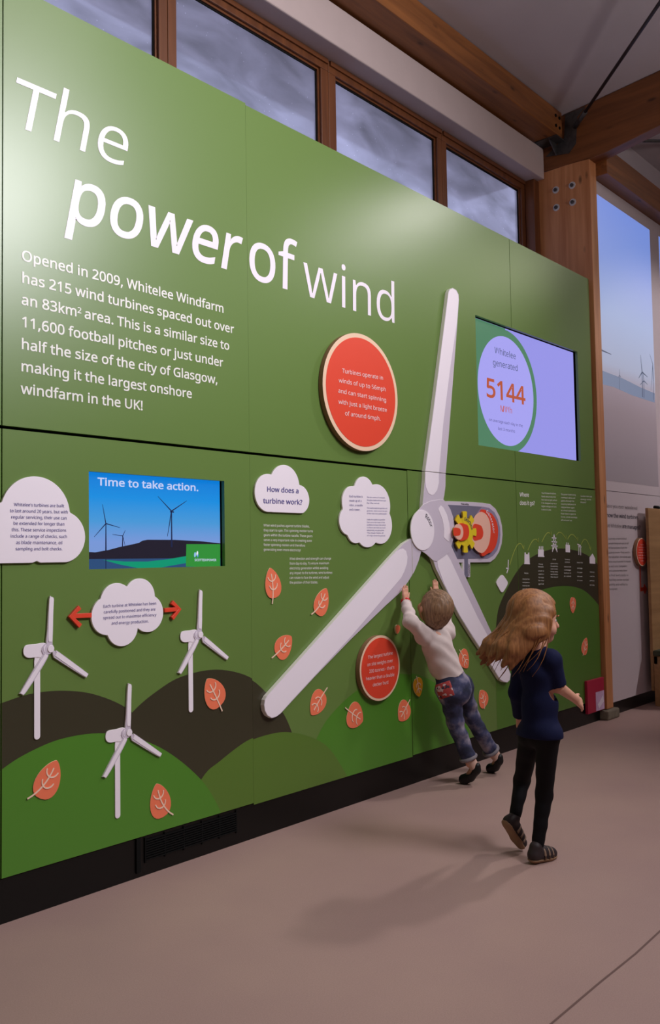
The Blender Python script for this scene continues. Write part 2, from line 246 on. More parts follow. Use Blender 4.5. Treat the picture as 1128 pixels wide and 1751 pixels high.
# ------------------------------------------------------------------ lettering: outlines of a humanist sans, drawn by hand-coded data
GLY = {"A": ">u >*97=?;4:j;4:&979797;c?Z<J?Z>u97 <C=n<;>+<0>N<(>i;z>I;q>+;i=n;(;t=);t", "B": "?$ ;t?X<~?T=8?I=c?8>'>x>:>S>@>$>>=h>:=T>3=B>*=1=w=#=h<q=W<f=C<^=-<Y=-<U=D<P=Z<I=n<@>&<4>5<&>B;o>K;Z>Q;B>S;&>P:_>H:A>;:'>)9k=l9X=P9J=19?<g99<@97:+97:+?X <)<r<U<t<w<|=4=/=C=B=L=Y=O=v=K>8=@>O=.>_<m>k<J>r;x>t:s>t:s<r :s<6:s9t<29t<`9w=):'=B:8=S:M=]:g=`;+=^;?=Z;P=S;`=H;n=9;z='<)<j<0<N<4<-<6", "C": ">p <l>z<O>y<3>s;t>k;~>_;G>O;5>=;%>':r=i:h=N:`=0:~<j:Z<G:];t:d;K:p;';':a;=:F;X:0;w9{<B9q<k9n=*9o=B9q=Y9u>A:+>A9F>+9?=o99=X95=@91=%90<a9/<*93;S9?;)9S:_9o:B:7:+:`9u;59k;i9h<H9j<r9p=@9z=e:.>-:@>L:U>h:n?&;1?:;Q?J;u?V<B?]<m?`=0?_=L?~=h?W>(?P>A?H>W?>>:>[=Y>q=C>v=+>y", "D": "?d ?3<M?0;j?$;4>j:`>O:8>,9q=^9X=.9F<R9;;p97:+97:+?X<'?X<^?T=6?I=c?7>0>y>Q>Y>k>3?$=`?0=- >A<J>><z>6=J>(=n=o>1=V>J=8>~<p>i<H>q;w>t:s>t:s9u;g9u<T9{=4:4=a:T>';'>;;_", "E": ">3 =]97:+97:+?X=]?X=]>r:s>r:s<s=N<s=N<5:s<5:s9v=]9v", "F": "=o :s97:+97:+?X=]?X=]>r:s>r:s<[=N<[=N;v:s;v", "G": "?c <o<W?'<W?'9M>b9C>C9<>$96=]92=990<l9/<493;~9?;09S:e9n:F:6:.:_9v;39k;h9h<G9l=&9x=Z:1>/:L>W:n>z;=?;;l?O<G?~=)?`=H?_=f?~>*?W>F?P>`?H>y?>>^>Y>I>b>2>j=t>q=Z>v=@>y=%>z<S>w<,>n;d>^;F>I;->.:s=h:e=D:~<u:Y<G:~;v:c;M:o;);':b;>:G;[:1<$9{<M9q=#9n=c9r>99{>9;q<o;q", "H": "?m >y97>097>0<4:s<4:s97:+97:+?X:s?X:s<s>0<s>0?X>y?X", "I": "<9 ;r979W979W9a:@9p:@>x9W?.9W?X;r?X;r?.;/>x;/9p;r9a", "J": ";^ 947S8l7U8R7]8R8@8n8:92889?899L8<9X8@9d8G9m8P9v8~9|8k:&9$:'9::'?X:o?X:o9@:m8w:g8Y:]8?:O8):=7q:(7d9k7Z9P7U", "K": ">e >e97=j97;T<::s;a:s97:+97:+?X:s?X:s<K;J=(;|=^=b?X>]?X<.<l", "L": "=s :+97:+?X:s?X:s9w=_9w=_97", "M": "A> <s97:k>k:h>k:k>B:m=f:m=*:m97:+97:+?X;;?X=8:D=;:D?;?X@K?X@K97?]97?]=/?^=g?`>A?c>j?`>j=U97", "N": "?| ?/97>497:j>Q:g>Q:j>%:l=I:m<i:m97:+97:+?X;$?X>H:@>K:@>I:f>G;D>E;|>E?X?/?X", "O": "@3 ?~<H?[;w?U;O?L;)?>:a?.:B>s:&>[9h>@9T={9D=X98=291<c9/<891;k98;G9D;(9T:g9h:O:&:;:B:+:a9x;*9o;O9j;x9h<I9k='9u=[:+>/:A>W:_>z;)?<;S?P<+?~<c?`=@?~=p?P>@?<>d>z?'>X?>>/?O=[?Y=' :Z<H:~;t:c;K:n;&;$:`;9:E;R:0;q9z<:9q<c9n=19q=U9z=s:0>2:E>F:`>V;&>a;K>h;t>j<H>e=1>V=j>=>>=t>`=D>t<c>{<;>x;q>o;R>_;9>J;$>0:n=j:c=E:~<v", "P": ">Z ;h?X<R?S=/?D=X?+=t>d>,>;>1=c>0=L>,=5>&<y=v<e=j<Q=Z<?=F</=.;|<m;q<M;i<);d;[;b:s;b:s97:+97:+?X ;b>t:s>t:s<F;S<F;u<G<9<K<S<Q<i<[<{<g=/<w=9=/=?=F=A=`==>(=1>C<w>Y<[>h<6>q", "R": ">h ;o?X<B?V<i?P=0?F=L?7=c?%=u>i>'>O>/>1>1=i>/=L>*=3=z<w=n<d=`<S=P<F=><;=,<1<s<*>~97=b97<1;p:s;p:s97:+97:+?X ;k>s:s>s:s<S;o<S<?<V<a<_<{<n=2=*===E=A=f=?>#=:>7=2>H=&>U<q>`<_>i<H>n<.>r", "S": ">- =b:v=_:V=W:9=I9y=69c<x9Q<~9B<;98;q91;I9/:f92:09;9`9J9`:59u:-:3:%:N9x:k9r;.9o;L9n;g9o<%9s<:9y<K:'<Z:2<e:?<m:N<r:^<s:p<r;'<n;7<g;E<];R<P;]<>;i<(;t;g<%;G<2:`<O:O<Z:?<f:2<s:'='9x=69p=F9k=X9h=l9g>(9j>E9q>_:$>v:6?0:K?A:e?N;(?X;H?^;j?`</?_<K?~<g?W=&?P=>?I=T?@==>~<W>q<?>v<'>y;h>z;R>y;>>v;,>p:x>h:k>^:b>S:[>E:W>7:V>':W=o:[=_:b=Q:l=D:y=9;/=.;D=$;~<s;y<g<?<[<~<N<u<@=0<1=B;z=P;g=Z;Q=`;8", "T": ">3 <,97;>97;>>r9?>r9??X>*?X>*>r<,>r", "U": "?e >v;M>t;'>l:]>^:<>K9x>39_=o9K=K9;<{92<K9/;d95;.9I:]9i:>:::+:m:%;O:%?X:m?X:m;L:q:{;$:W;9::;V:%;{9r<O9n<p9p=29v=J:&=^:5=n:F=z:[>(:r>-;1>/;M>/?X>v?X", "V": ">V >V?X<>97;O9797?X:(?X;O;P;_;#;j:T;t:-<#:T</;$<>;R=d?X", "W": "AQ AF?X?b97>s97=^=F=T=i=K>0=D>L=A>]=>>L=8>0=/=h=%=D;m97;$979A?X:2?X;1;b;:;=;A:t;G:S;L:4;Q:T;X:w;a;B;k;f<v?X=f?X>u;d?&;>?/:t?5:R?;:4?A:^?K;2?W;c@U?X", "Y": ">; ;f<L=G?X>;?X<0;a<097;B97;B;^97?X:,?X", "a": ">7 ;j>*<@>&<g=u=*=b=?=F=L<{=P<N=P97<w97<i9t<f9t<Y9e<M9X<@9M<29D<#9<;m96;[92;F90;/9/:q90:Y95:D9=:19G9{9U9n9g9d9{9^:99~:T9b:|9r;C:4;^:~;q;6<$;v<*<e<,<e<F<b<f<[=%<N=6<<=B<&=I;f=K;P=J;:=G;&=A:G=*:1=_:E=i:[=r:t=y;4>%;O>) <%;S;O;N;*;F:j;9:Y;(:N:m:K:T:M:>:U:,:a9y:q9o;*9j;?9h;b9k<&9u<@:,<T:D<`:c<d;/<d;U", "b": ">b :h>B:g=i:d=D:h=D:v=U;,=d;@=r;X=|;s>(<9>*<k>$=<=k=`=L={<{>1<D>6;Z>4;+>,:~=z:8=i9t=U9[=<9H<z9:<[92<99/;s91;X97;@9A;,9O:v9]:h9n:b9n:T979{979{?|:h?| <-=J;j=H;R=B;?=8;/=+:|<s:s<]:m<C:i<%:h;~:h;Y:k;(:s:Z;(::;>9|;^9n<.9j<R9n<n9|=+::=::[=D;)=G;[=D<2=:<[=+<{<n=7<Q=E", "c": "=P ;t9/;O92;-99:h9F:M9Y:59q9|:49n:X9f;(9c;X9f</9o<Z:$=%:7=C:O=[:k=n;1={;S>(;x>+<4>*<I>(<^>$<q=y='=t=5=n<z=3<M=A;w=G;~=E;D=?;/=5:x=&:j<n:`<X:X<>:T;z:R;X:T;8:X:u:`:[:j:E:x:3;/:$;B9t;Y9n;s9l</9m<D9o<W9s=.:+=.9F<y9?<i9:<Y95<F92<190", "d": ">b ;`9/;.95:]9H:99g9x:89h:o9c;Y9h<C9y<{::=L:]=l;.>%;`>+;v>*</>'<A=|<Q=v<_=o<l=f<x=~=(=Q=1=E=6=E=3=d=1>+=1?|=x?|=x97=?97=59q=19q=(9e<x9Z<l9O<_9F<Q9><@98</93;u90 ;k9j<:9n<Z9z<q:5=&:R=/:w=2;K=2;X=/<0=&<Y<r<y<[=7<;=F;j=J;G=E;+=6:o<w:_<U:U<-:R;X:U;(:_:Z:o::;+9|;H9n", "e": ">9 ;m>+<6>(<V=z<r=m=1=[=E=D=U=)=a<d=h<B=j;w=j;L:R;L:W:z:c:T:w:7;89|;Z9o<'9k<A9l<Z9o<p9s=W:/=W9K=A9B=,9;<p96<Y92<@90<$9/;W92;39::l9H:O9[:79t:#:89o:[9f;*9c;W9f<*9n<R9{<v:3=;:I=U:c=j;'=y;I>( ;l=K;M=H;2==:w=+:f<l:Z<N:T<*<{<*<y<B<v<W<o<k<g<{<[=0<M=;<==D<)=I", "f": "<= <3=F:{=F:{97:497:4=F9C=F9C=g:4>%:4>>:6>a:<?%:E?>:Q?S:a?d:u?p;1?y;J@%;f@&<;?|<_?r<M?;</?C;g?G;Q?D;@?<;2?/;)>v;#>^:{>?:{>#<3>#", "g": ">b ;`>+;{>)<:>$<R=u<h=h<{=X=2=D=6=D=@>#=x>#=x90=v8c=o8A=c8$=S7d=>7P=$7?<_74<;7-;l7+;M7+;17.:p71:W77:@7=:+7F:+8-:@8#:X7u:r7n;47i;Q7f;p7e<87i<U7t<m8,=$8D=/8a=29*=29;=39W=59p=19p<{9~<i9L<T9?<<96<#91;`9/;-95:[9I:89j9x:<9h:r9c;Y9h<?9x<u:8=H:[=j;,>$ ;i=J;R=G;>=A;,=6:v=':i<o:_<X:X<>:T;z:R;X:U;(:_:Y:o:9;,9{;H9m;k9i<&9j<89l<I9q<X9x<d:'<o:2<y:?=&:N=,:`=0:t=2;0=3;H=3;Y=2<$=-<C=&<^<u<t<h=+<W=9<B=B<*=H", "h": ">e :h>$:g=^:d=A:i=A:r=P;$=~;1=f;?=o;O=w;`=|;q>'<(>)<:>*<[>(<x>#=7=t=M=g=^=V=l=A=v='=|<c>$<A>$97=897=8<<=5<~=.<v<{=0<h=><P=G<2=J;n=H;U=A;@=7;0=*;#<r:s<]:m<D:i<':h;a:h979{979{?|:h?|", "i": ";R :h>#:h979{979{># :E?j:P?i:Y?e:b?_:i?W:m?K:n?=:m?/:i?$:b>u:Y>o:P>k:E>j::>k:0>o:(>u9{?$9w?/9v?=9w?K9{?W:(?_:0?e::?i", "j": ";R 9I7+9%7-8e748e7m9$7g9@7e9P7g9^7k9j7s9t8%9y879{8N9{>#:h>#:h8Q:f87:b7z:[7f:Q7T:D7E:47:9z719c7, 9v?=9w?K9{?W:(?_:0?e::?i:E?j:P?i:Y?e:b?_:i?W:m?K:n?=:m?/:i?$:b>u:Y>o:P>k:E>j::>k:0>o:(>u9{?$9w?/", "k": "={ :g<L:f<*:d;`:g;`:u;s;/<1;@<F<o>#=h>#;n;y=t97<y97;>;K:g:{:g979{979{?|:g?|", "l": ";R :h979{979{?|:h?|", "m": "AU ?7>+?c>'@.=t@J=`@^=B@j<s@n<A@n97@(97@(<>@&<]?y<v?m=0?~=>?F=G?+=J>_=E>A=9>+=%=v<d=m<A=j;p=j97=%97=%<>=$<S<z<f<u<v<n=*<d=6<X=><J=E<9=H<&=J;f=H;O=A;<=7;-=*:{<r:s<]:m<D:i<(:h;b:h979{979{>#:Z>#:e=B:i=B:r=P;#=];0=h;==q;L=x;~>$;l>(;|>*<3>+<S>)<n>#=,=s=@=e=Q=S=]===a===q=S>+=e>B=s>[>#>u>)", "n": ">e <<>+<k>'=8=t=V=`=l=B=y<s>$<A>$97=897=8<<=5<~=.<v<{=0<h=><P=G<2=J;a=E;@=8;)<{:t<]:k<6:h;b:h979{979{>#:Z>#:e=B:i=B:s=P;%=];2=h;A=q;Q=x;a>$;r>(<*>*", "o": ">Z >/;[>-;8>):s={:V=p:<=c:$=S9j=@9X=+9I<m9><T96<891;t9/;Y91;?96;&9>:i9I:T9X:A9j:1:$:#:<9r:V9j:s9e;89c;[9f<.9n<V9{<y:4=>:K=W:f=k;,=y;O>(;w>+<B>(<e=y=*=k=E=W=]=>=p<y>$<V>,<. :R;[:T;;:X:w:_:]:j:F:x:3;/:$;C9r;[9l;v9j<79l<O9r<c:$<t:3=(:F=3:]=::w=>;;=@;[=>;{=:<>=2<X=(<n<t='<c=6<O=A<7=G;u=J;M=E;.=6:p<x:_<X:U<0", "p": ">b <:>+<k>%=<=l=`=N={<|>1<E>6;[>4;->,:^=z::=i9u=U9~=<9H<z9:<[92<99/<$90;j93;X98;H9>;99F;-9O:h9n:c9n:f9K:h9':h7+9{7+9{>#:[>#:e=B:h=B:q=N:{=Y;-=d;9=m;H=u;X=|;j>'<$>* <-=J;l=H;U=B;A=9;1=,;$<v:u<b:n<J:j<.:h;h:h;[:i;9:m:u:s:[:|:D;/:2;?:#;S9r;l9l<.9j<G9l<]9s<o:%=$:5=1:I=;:`=B:z=F;==G;~=D</=:<W=+<w<n=6<Q=E", "q": ">b =19.=29P=59q=19q=#9_<l9P<X9B<@98<$91;^9/;-95:]9H::9g9y:89h:o9c;Y9f<.9m<W9z<{:0=?:E=X:^=l:z=z;?>(;`>+<&>)<A=|<Y=r<m=d=$=T=2=B=5=B=@>#=x>#=x7+=17+ ;l9j<-9k<E9q<Y9z<i:,<v:==%:Q=,:i=0;+=2;J=2;X=/<0=&<Z<q<z<Z=8<:=F;j=J;G=E;*=6:n<w:_<U:U<-:R;X:U;(:_:[:o::;+:#;H9n", "r": "<t <6>+<P>*<h>&<_=?<H=C<1=E;{=D;k=@;~=:;M=2;@=);3<w;)<j:y<Z:r<J:l<7:i<$:h;h:h979{979{>#:[>#:c=.:f=.:p=>:{=L;-=Z;:=f;I=q;Y=y;j>&;|>*", "s": "=O =+:T=):9<|9|<p9h<`9W<M9I<59=;t95;U91;39/:q90:W92:@96:+9<9r9B9a9J9a:0:E9s:]9m:v9i;59h;V9j;o9p<)9y<6:,<>:;<A:M<@:X<=:a<8:j<1:s<&:{;r;*;1;G:D;g:1;r9|<%9p<39g<D9b<W9`<m9e=59t=Q:2=g:S=x:z>(;M>+;g>*<%>'<<>#<S=w<h=p<|=h<d=0<+=C;q=H;]=J;H=K;.=J:r=E:`==:S=3:L=&:I<q:J<f:N<~:T<S:~<K:h<C:w<;;^;y<J;Z<[;N<j;B<v;3=$:|=):i", "t": "<J ;W9i;x9l<99r<99<;s93;K9/;590:z94:g9;:U9D:E9R:89c:/9y:):::':Z:'=F9D=F9D=h:(>*:D?+:m?+:m>#<6>#<6=F:m=F:m:~:o:D:v:0;&9|;49q;D9k", "u": ">e =z>#=z97=A97=69p=39p=)9b<w9V<j9K<[9B<K9;<:96<)92;q90;_9/;>91:|96:c9?:M9L:<9]:.9r:$:29x:O9v:q9v>#:d>#:d:v:f:W:n:=:{:);39u;K9l;i9j<-9l<F9r<[9|<l:/<y:A=(:V=/:o=3;2=4;Q=4>#", "v": "=f ;&9797>#:(>#;*;3;7:f;D:=;L9v;O9v;Y:=;f:g;t;3<u>#=f>#;w97", "w": "@7 =);v<y<=<q<]<j<x<e=4<b=4<]<x<W<~<O<<<E;u;R98:~989@>$:/>$:j;L:v:w;&:J;,:&;/:&;5:>;<:];D;#;L;?<>>$=1>$={;?>-:r>8:J>>:'>A:'>G:I>R:v>^;L?@>$@.>$>k98=r98", "x": "=w ;-;_9M>#:C>#;X<5<k>#=a>#<&;_=i97<s97;X;/:;979E97", "y": "=h 98>#:)>#;,;<;;:m;G:F;P9{;T9{;c:V;x;=<v>#=h>#;c8V;X8<;L8%;?7i;07W:z7G:g7;:R72:;7,9z7+9Y7-9@719@7i9U7f9o7d:%7e:37h:@7m:K7u:V8#:_8.:g8::n8H:u8V;195", "z": "=H =)979V979V9f</=F9d=F9d>#=#>#=#=H:M9n=)9n", "0": ">@ =r<H=q;u=n;L=h;&=`:]=U:>=G:#=69f<|9R<e9C<K98<.91;h9/;?93:v9?:W9R:>9m:):59s:^9g;39a;h9^<H9`=)9g=^9q>3:&>[::?#:T?>:r?Q;=?];h?`<6?]<Y?Q<x?>=8?#=M>[=^>3=i=^=p=) :K<H:L;q:P;E:V:y:`:Z:l:?:|:+;59w;M9n;h9k<)9n<@9w<S:+<c:?<o:Y<y:y=&;E=*;q=+<H=*<y=&=K<y=p<o>6<c>P<S>d<@>s<)>{;h?$;M>{;5>s:|>d:l>P:`>6:V=p:P=K:L<y", "1": ">@ <F97;[97;[=_;[>,;~>K;^>h;G>R;,><:I=d:$>9;e?X<F?X", "2": ">@ =p979]979]9r;?;U<.<H<A<^<P<t<[=0<d=G<i=^<k=w<g>:<^>R<O>e<:>s;|>{;`?#;E>|;,>w:p>o:[>d:E>W:0>G9d>v:;??:N?H:a?P:v?W;1?~;H?_;`?`<(?^<F?W<b?M<y??=3?.=C>s=O>Z=V>?=Y={=W=^=Q=B=F='=8<g='<M<m<4;z;<:]9z:]9w=p9w", "3": ">@ =Z>,=Y=m=T=W=L=C=A=2=3<|=#<o<j<e<U<~<><W<><S<h<K=0<==J<(=];h=h;I=l;&=i:`=b:B=U:'=B9i=+9U<g9E<D99;t91;D9/;'90:e92:K96:29<9s9D9[9N9[:69t:+:49|:O9t:j9o;+9k;E9j;t9n<?9x<Z:.<m:E<x:a<|;'<z;><t;Q<i;b<[;o<I;z<2<(;s<.;V<1;6<2:X<2:X<o;7<o;T<p;o<u<,<|<?=-<O=9<~=H<e=Y<j=l<l>'<i>A<`>V<P>g<;>t;|>|;^?$;J?$;8>|;'>x:R>g:(>N9^?$9t?4:4?A:P?N:p?X;8?^;]?`<:?[<f?N=/?7=G>t=U>R", "4": ">@ >0:_=6:_=697<L97<L:_9H:_9H;A<G?[=6?[=6;D>0;D <L=E<L=k<N>1<O>O<P>i<M>i<=>I<*>+:3;D<L;D", "5": ">@ ;`=.<+=,<M=%<k<t=,<e=B<R=T<;=a;z=i;~=l;:=i:n=a:L=R:.=?9m=&9W<c9F<A99;u92;J9/;-90:k93:Q97:89=:#9E9j9N9j:7:$:,:<:#:V9u:q9p;19l;K9k;f9m<%9q<;9x<N:)<_:6<l:G<v:[<|:r=$;3<z;U<n;r<[</<@<@;v<J;H<M:o<I:@<A9w<W:3?X=D?X=D>q:o>q:a=%;,=+", "6": ">@ 9c;x9d<?9f<_9j=%9p=E9w=c:(>&:4>B:D>[:V>s:l?-;+??;G?M;g?W<2?]<[?`='?^=H?X=H>v='?#<]?&<:?$;u>x;[>m;D>`;0>O:{>;:n>$:c=f:~=K:V=/:R<k:P<L:T<L:]<X:g<d:s<o;&<x;5=&;E=-;X=2;l=4<(=5<H=3<e=,=%<{=<<k=O<X=_<@=k<$=r;_=t;;=r:p=j:M=^:/=M9n=89X<y9F<~99<<92;r9/;W91;>96;&9>:i9J:T9Z:B9m:1:):#:D9r:b9j;)9e;O ;q9j<79n<R9y<i:1<z:J=+:l=.;;=+;]<|;z<m<8<W<J<;<U;t<X;~<V;F<Q;2<H:z<=:l<0:`;{:W;k:R;Z:P;I:Q;8:T;&:X:o:^:^:f:O:o:@:{:2;-:';<9w;L9p;^9l", "7": ">@ :J97='>q9Z>q9Z?X=r?X=r>{;>97", "8": ">@ ;h?`<.?^<L?Y<g?P=$?D=9?5=I>|=U>f=]>M=_>0=^=t=Y=`=P=N=E=>=8=/=)<{<r<n<_<c<L<X<c<L<x<@=2<2=D<#=T;m=`;[=j;G=p;0=r:q=o:S=g:7=Z9x=I9c=39Q<s9B<U98<491;j9/;C91:z97:[9A:A9O:+9a9t9v9h:49a:P9^:o9`;.9f;E9o;Y9{;k:/;|:@<1:S<>:g<J:{<T:i<_:X<k:H<y::=-:.==:$=N9w=`9r=u9q>19s>M9{>f:->{:>?4:R?C:j?P;+?X;H?^ :I:n:M:T:V:=:g:);$9s;C9j;h9g<29j<P9s<h:)<y:==):U=-:q=+;)=&;9<x;H<m;V<_;b<N;n<;;y<&<);h<2;~<7;E<-;1;|:z;p:k;d:_;W:V;H:O;9:K;' ;g?';K?$;3>w:x>k:h>[:_>G:~>.:]=u:b=e:j=V:t=J;'=>;6=4;k<s<C=4<Q=><~=J<f=W<n=e<r=v<s>.<p>G<g>[<W>k<C>w<*?$", "9": ">@ =p<q=o<P=m<0=i;j=d;J=~;+=R:h=E:M=5:3=#9v<g9a<N9P<29B;k97;F91:w9/:R91:/97:/9s:P9l:u9i;?9k;]9q;x9{<5:/<H:@<X:S<e:j<p;(<w;C=#;`='<#=)<B=$<B<u<6<k<+<_;z<R;q<C;i<3;b;z;];f;Z;O;Y;0;[:m;b:S;n:<<#:)<79t<O9h<j9a=/9_=R9b=y9i>A9v>`:->z:B?7:~?H:y?U;??];b?`<#?^<<?Y<T?P<k?D=%?4=8>{=H>d=V>J=a>,=i=e=n=@ ;b?$;C>{;(>p:k>]:Y>D:N=|:K=S:N=1:W<n:f<V:{<E;=<:;_<6;w<8<3<=<G<F<Y<Q<g<_<s<n<|=$='=5=)=E=(=W=%=h<{=y<u>0<m>@<d>O<Y>~<L>h<>>q<->y;u?#", ".": ";Z 9q9b9r9t9w:(:%:2:/:9:;:=:H:>:U:=:a:9:k:2:t:(:y9t:z9b:y9Q:t9C:k99:a91:U9-:H9,:;9-:/91:%999w9C9r9Q", ",": ";Z :w:1:e9N:L8g:28*9X8*9h8k9v9V:&:::q::", "!": ";[ :`;$:2;$9x?X:t?X 9q9b9r9t9w:(:%:2:0:9:;:=:H:>:U:=:a:9:k:2:t:(:y9t:z9b:y9Q:t9C:k99:a91:U9-:H9,:;9-:091:%999w9C9r9Q", "?": "=+ :M;::N;M:P;_:S;n:X<#:_<1:h<>:s<L;'<Z;7<h;g=:;r=F;z=Q<&=]<*=i<,=v<->,<*>C;|>W;n>g;[>s;C>z;&>|:g>{:O>w::>r9Y>Z9A?89W?C9n?L:.?T:I?[:f?^;+?`;Z?[<'?O<F?:<^>x<l>V<p>-<o=p<k=~<e=J<~=:<Q=*<D<u;l<H;C;{;;;p;4;e;0;Z;+;2;+;$:M;$ :;9b:<9t:A:(:I:2:S:9:_:=:m:>:y:=;+:9;5:2;=:(;B9t;C9b;B9Q;=9C;599;+91:y9-:m9,:_9-:S91:I99:A9C:<9Q", "'": ";7 :]?X:M==9{==9k?X", "-": "<+ 9W;;9W;y;e;y;e;;", "\u00b2": ">V :(97:(?X=d?X=d97 :Q9`=;9`=;?/:Q?/", "|": ">/ ;C?|<#?|<#7*;C7*", " ": ";T "}
def _dec(s):
    o = [];
    for i in range(0, len(s), 2):
        a, b = ord(s[i]), ord(s[i+1]); a = 92 if a == 126 else a; b = 92 if b == 126 else b
        o.append((a-35)*90+(b-35)-2000)
    return o
GL = {}
for k_, s_ in GLY.items():
    t_ = s_.split(' '); cs_ = []
    for c_ in t_[1:]:
        if c_: q_ = _dec(c_); cs_.append([(q_[i]/1000, q_[i+1]/1000) for i in range(0, len(q_), 2)])
    GL[k_] = (_dec(t_[0])[0]/1000, cs_)
ASC = [1.0]     # how much taller than the stock outlines the parts above x-height are
def glyph_mesh(lines, weight):
    """lines: (string, X0, Z0, X1, Z1, cap_height, shear) in wall coordinates; returns 2D verts + faces"""
    V = []; Fc = []
    for (s, x0, z0, x1, z1, cap, shear, fit) in lines:
        cu = bpy.data.curves.new('tmp', 'CURVE'); cu.dimensions = '2D'; cu.fill_mode = 'BOTH'; cu.offset = weight
        x = 0
        for ch in s:
            adv, cs = GL.get(ch, GL['-'])
            for c in cs:
                sp = cu.splines.new('POLY'); sp.points.add(len(c)-1); sp.use_cyclic_u = True
                for p, q in zip(sp.points, c): p.co = (q[0]+x, q[1] if q[1] < .55 else .55+(q[1]-.55)*ASC[0], 0, 1)
            x += adv
        o = bpy.data.objects.new('tmp', cu); me = o.to_mesh()
        d = np.array([x1-x0, z1-z0]); Lw = np.linalg.norm(d); d /= Lw; u = np.array([-d[1], d[0]])
        sy = cap/.714; sx = Lw/x if fit else sy
        base = len(V)
        for v in me.vertices:
            a = v.co.x*sx+v.co.y*sy*shear; b = v.co.y*sy
            V.append((x0+d[0]*a+u[0]*b, z0+d[1]*a+u[1]*b))
        for p in me.polygons: Fc.append(tuple(base+i for i in p.vertices))
        o.to_mesh_clear(); bpy.data.objects.remove(o); bpy.data.curves.remove(cu)
    return V, Fc
def text(lines, m, parent, Y=-.0012, weight=0, name='lettering'):
    """lines: (string, (pxL,pyL), (pxR, pyR or None), cap_px, shear=0)"""
    out = []
    for l in lines:
        s, a, b, cap = l[:4]; sh = l[4] if len(l) > 4 else 0
        x0, z0 = W(*a, Y); x1, z1 = W(b[0], a[1] if b[1] is None else b[1], Y)
        if b[1] is None:
            z1 = z0; x1 = x_at(b[0], z0, Y)
        c = z_cap(a, cap, Y)
        out.append((s, x0, z0, x1, z1, c, sh, True))
    # lines big enough to be read one by one are parts of their own; fine print stays joined
    sets = [[q] for q in out] if max(l[3] for l in lines) >= 6 else [out]
    for st in sets:
        V, Fc = glyph_mesh(st, weight)
        o = mesh(name, [(x, Y, z) for x, z in V], [tuple(reversed(f)) if face_cw(V, f) else f for f in Fc], m, parent)
        if len(st) > 1: o['kind'] = 'stuff'
    return o
def face_cw(V, f):
    a = 0
    for i in range(len(f)):
        p, q = V[f[i]], V[f[(i+1) % len(f)]]; a += p[0]*q[1]-q[0]*p[1]
    return a < 0
def x_at(px, z, Y):      # X on the plane Y at height z that is seen in column px
    lo, hi = 0., 1751.
    for _ in range(40):
        mid = (lo+hi)/2
        if W(px, mid, Y)[1] > z: lo = mid
        else: hi = mid
    return W(px, lo, Y)[0]
def z_cap(a, cap, Y): return W(a[0], a[1]-cap, Y)[1]-W(a[0], a[1], Y)[1]

# ================================================================== STRUCTURE
XP = 6.449                     # side of the timber post that faces the camera
CS = .09                       # roof slope
def ceil_z(y): return 4.745+CS*(.16-y)
floor = tag(box('floor', (-2.5, -8, -.1), (12, .9, 0), None), kind='structure') if False else None
def floor_mat():
    m, nt, b = newmat('vinyl_floor'); N = nt.nodes; L = nt.links
    tc = N.new('ShaderNodeTexCoord')
    n1 = N.new('ShaderNodeTexNoise'); n1.inputs['Scale'].default_value = 1.3; n1.inputs['Detail'].default_value = 4; L.new(tc.outputs['Object'], n1.inputs[0])
    n2 = N.new('ShaderNodeTexNoise'); n2.inputs['Scale'].default_value = 260; n2.inputs['Detail'].default_value = 2; L.new(tc.outputs['Object'], n2.inputs[0])
    r = N.new('ShaderNodeValToRGB'); r.color_ramp.elements[0].position = .3; r.color_ramp.elements[1].position = .7
    r.color_ramp.elements[0].color = (*s2l((170, 140, 134)), 1); r.color_ramp.elements[1].color = (*s2l((180, 150, 140)), 1); L.new(n1.outputs[0], r.inputs[0])
    mr = N.new('ShaderNodeMapRange'); mr.inputs[1].default_value = .3; mr.inputs[2].default_value = .7; mr.inputs[3].default_value = .93; mr.inputs[4].default_value = 1.07; L.new(n2.outputs[0], mr.inputs[0])
    mx = N.new('ShaderNodeVectorMath'); mx.operation = 'SCALE'; L.new(r.outputs[0], mx.inputs[0]); L.new(mr.outputs[0], mx.inputs['Scale']); L.new(mx.outputs[0], b.inputs['Base Color'])
    b.inputs['Roughness'].default_value = .5; b.inputs['Specular IOR Level'].default_value = .35
    bu = N.new('ShaderNodeBump'); bu.inputs['Strength'].default_value = .05; L.new(n2.outputs[0], bu.inputs['Height']); L.new(bu.outputs[0], b.inputs['Normal'])
    return m
M_floor = floor_mat(); M_weld = mat('floor_weld', (112, 84, 78), .6)
floor = tag(box('floor', (-2.5, -8, -.1), (12, .9, 0), M_floor), kind='structure')
rr = random.Random(3); pts = [(-2.5+i*.25, -1.765+rr.uniform(-.004, .004)) for i in range(59)]
mb = MB()
for i in range(58):
    (xa, ya), (xb, yb) = pts[i], pts[i+1]; h = .0035
    mb.add([(xa, ya-h, .0008), (xb, yb-h, .0008), (xb, yb+h, .0008), (xa, ya+h, .0008)], [(0, 1, 2, 3)])
mb.build('weld_seam', M_weld, floor)
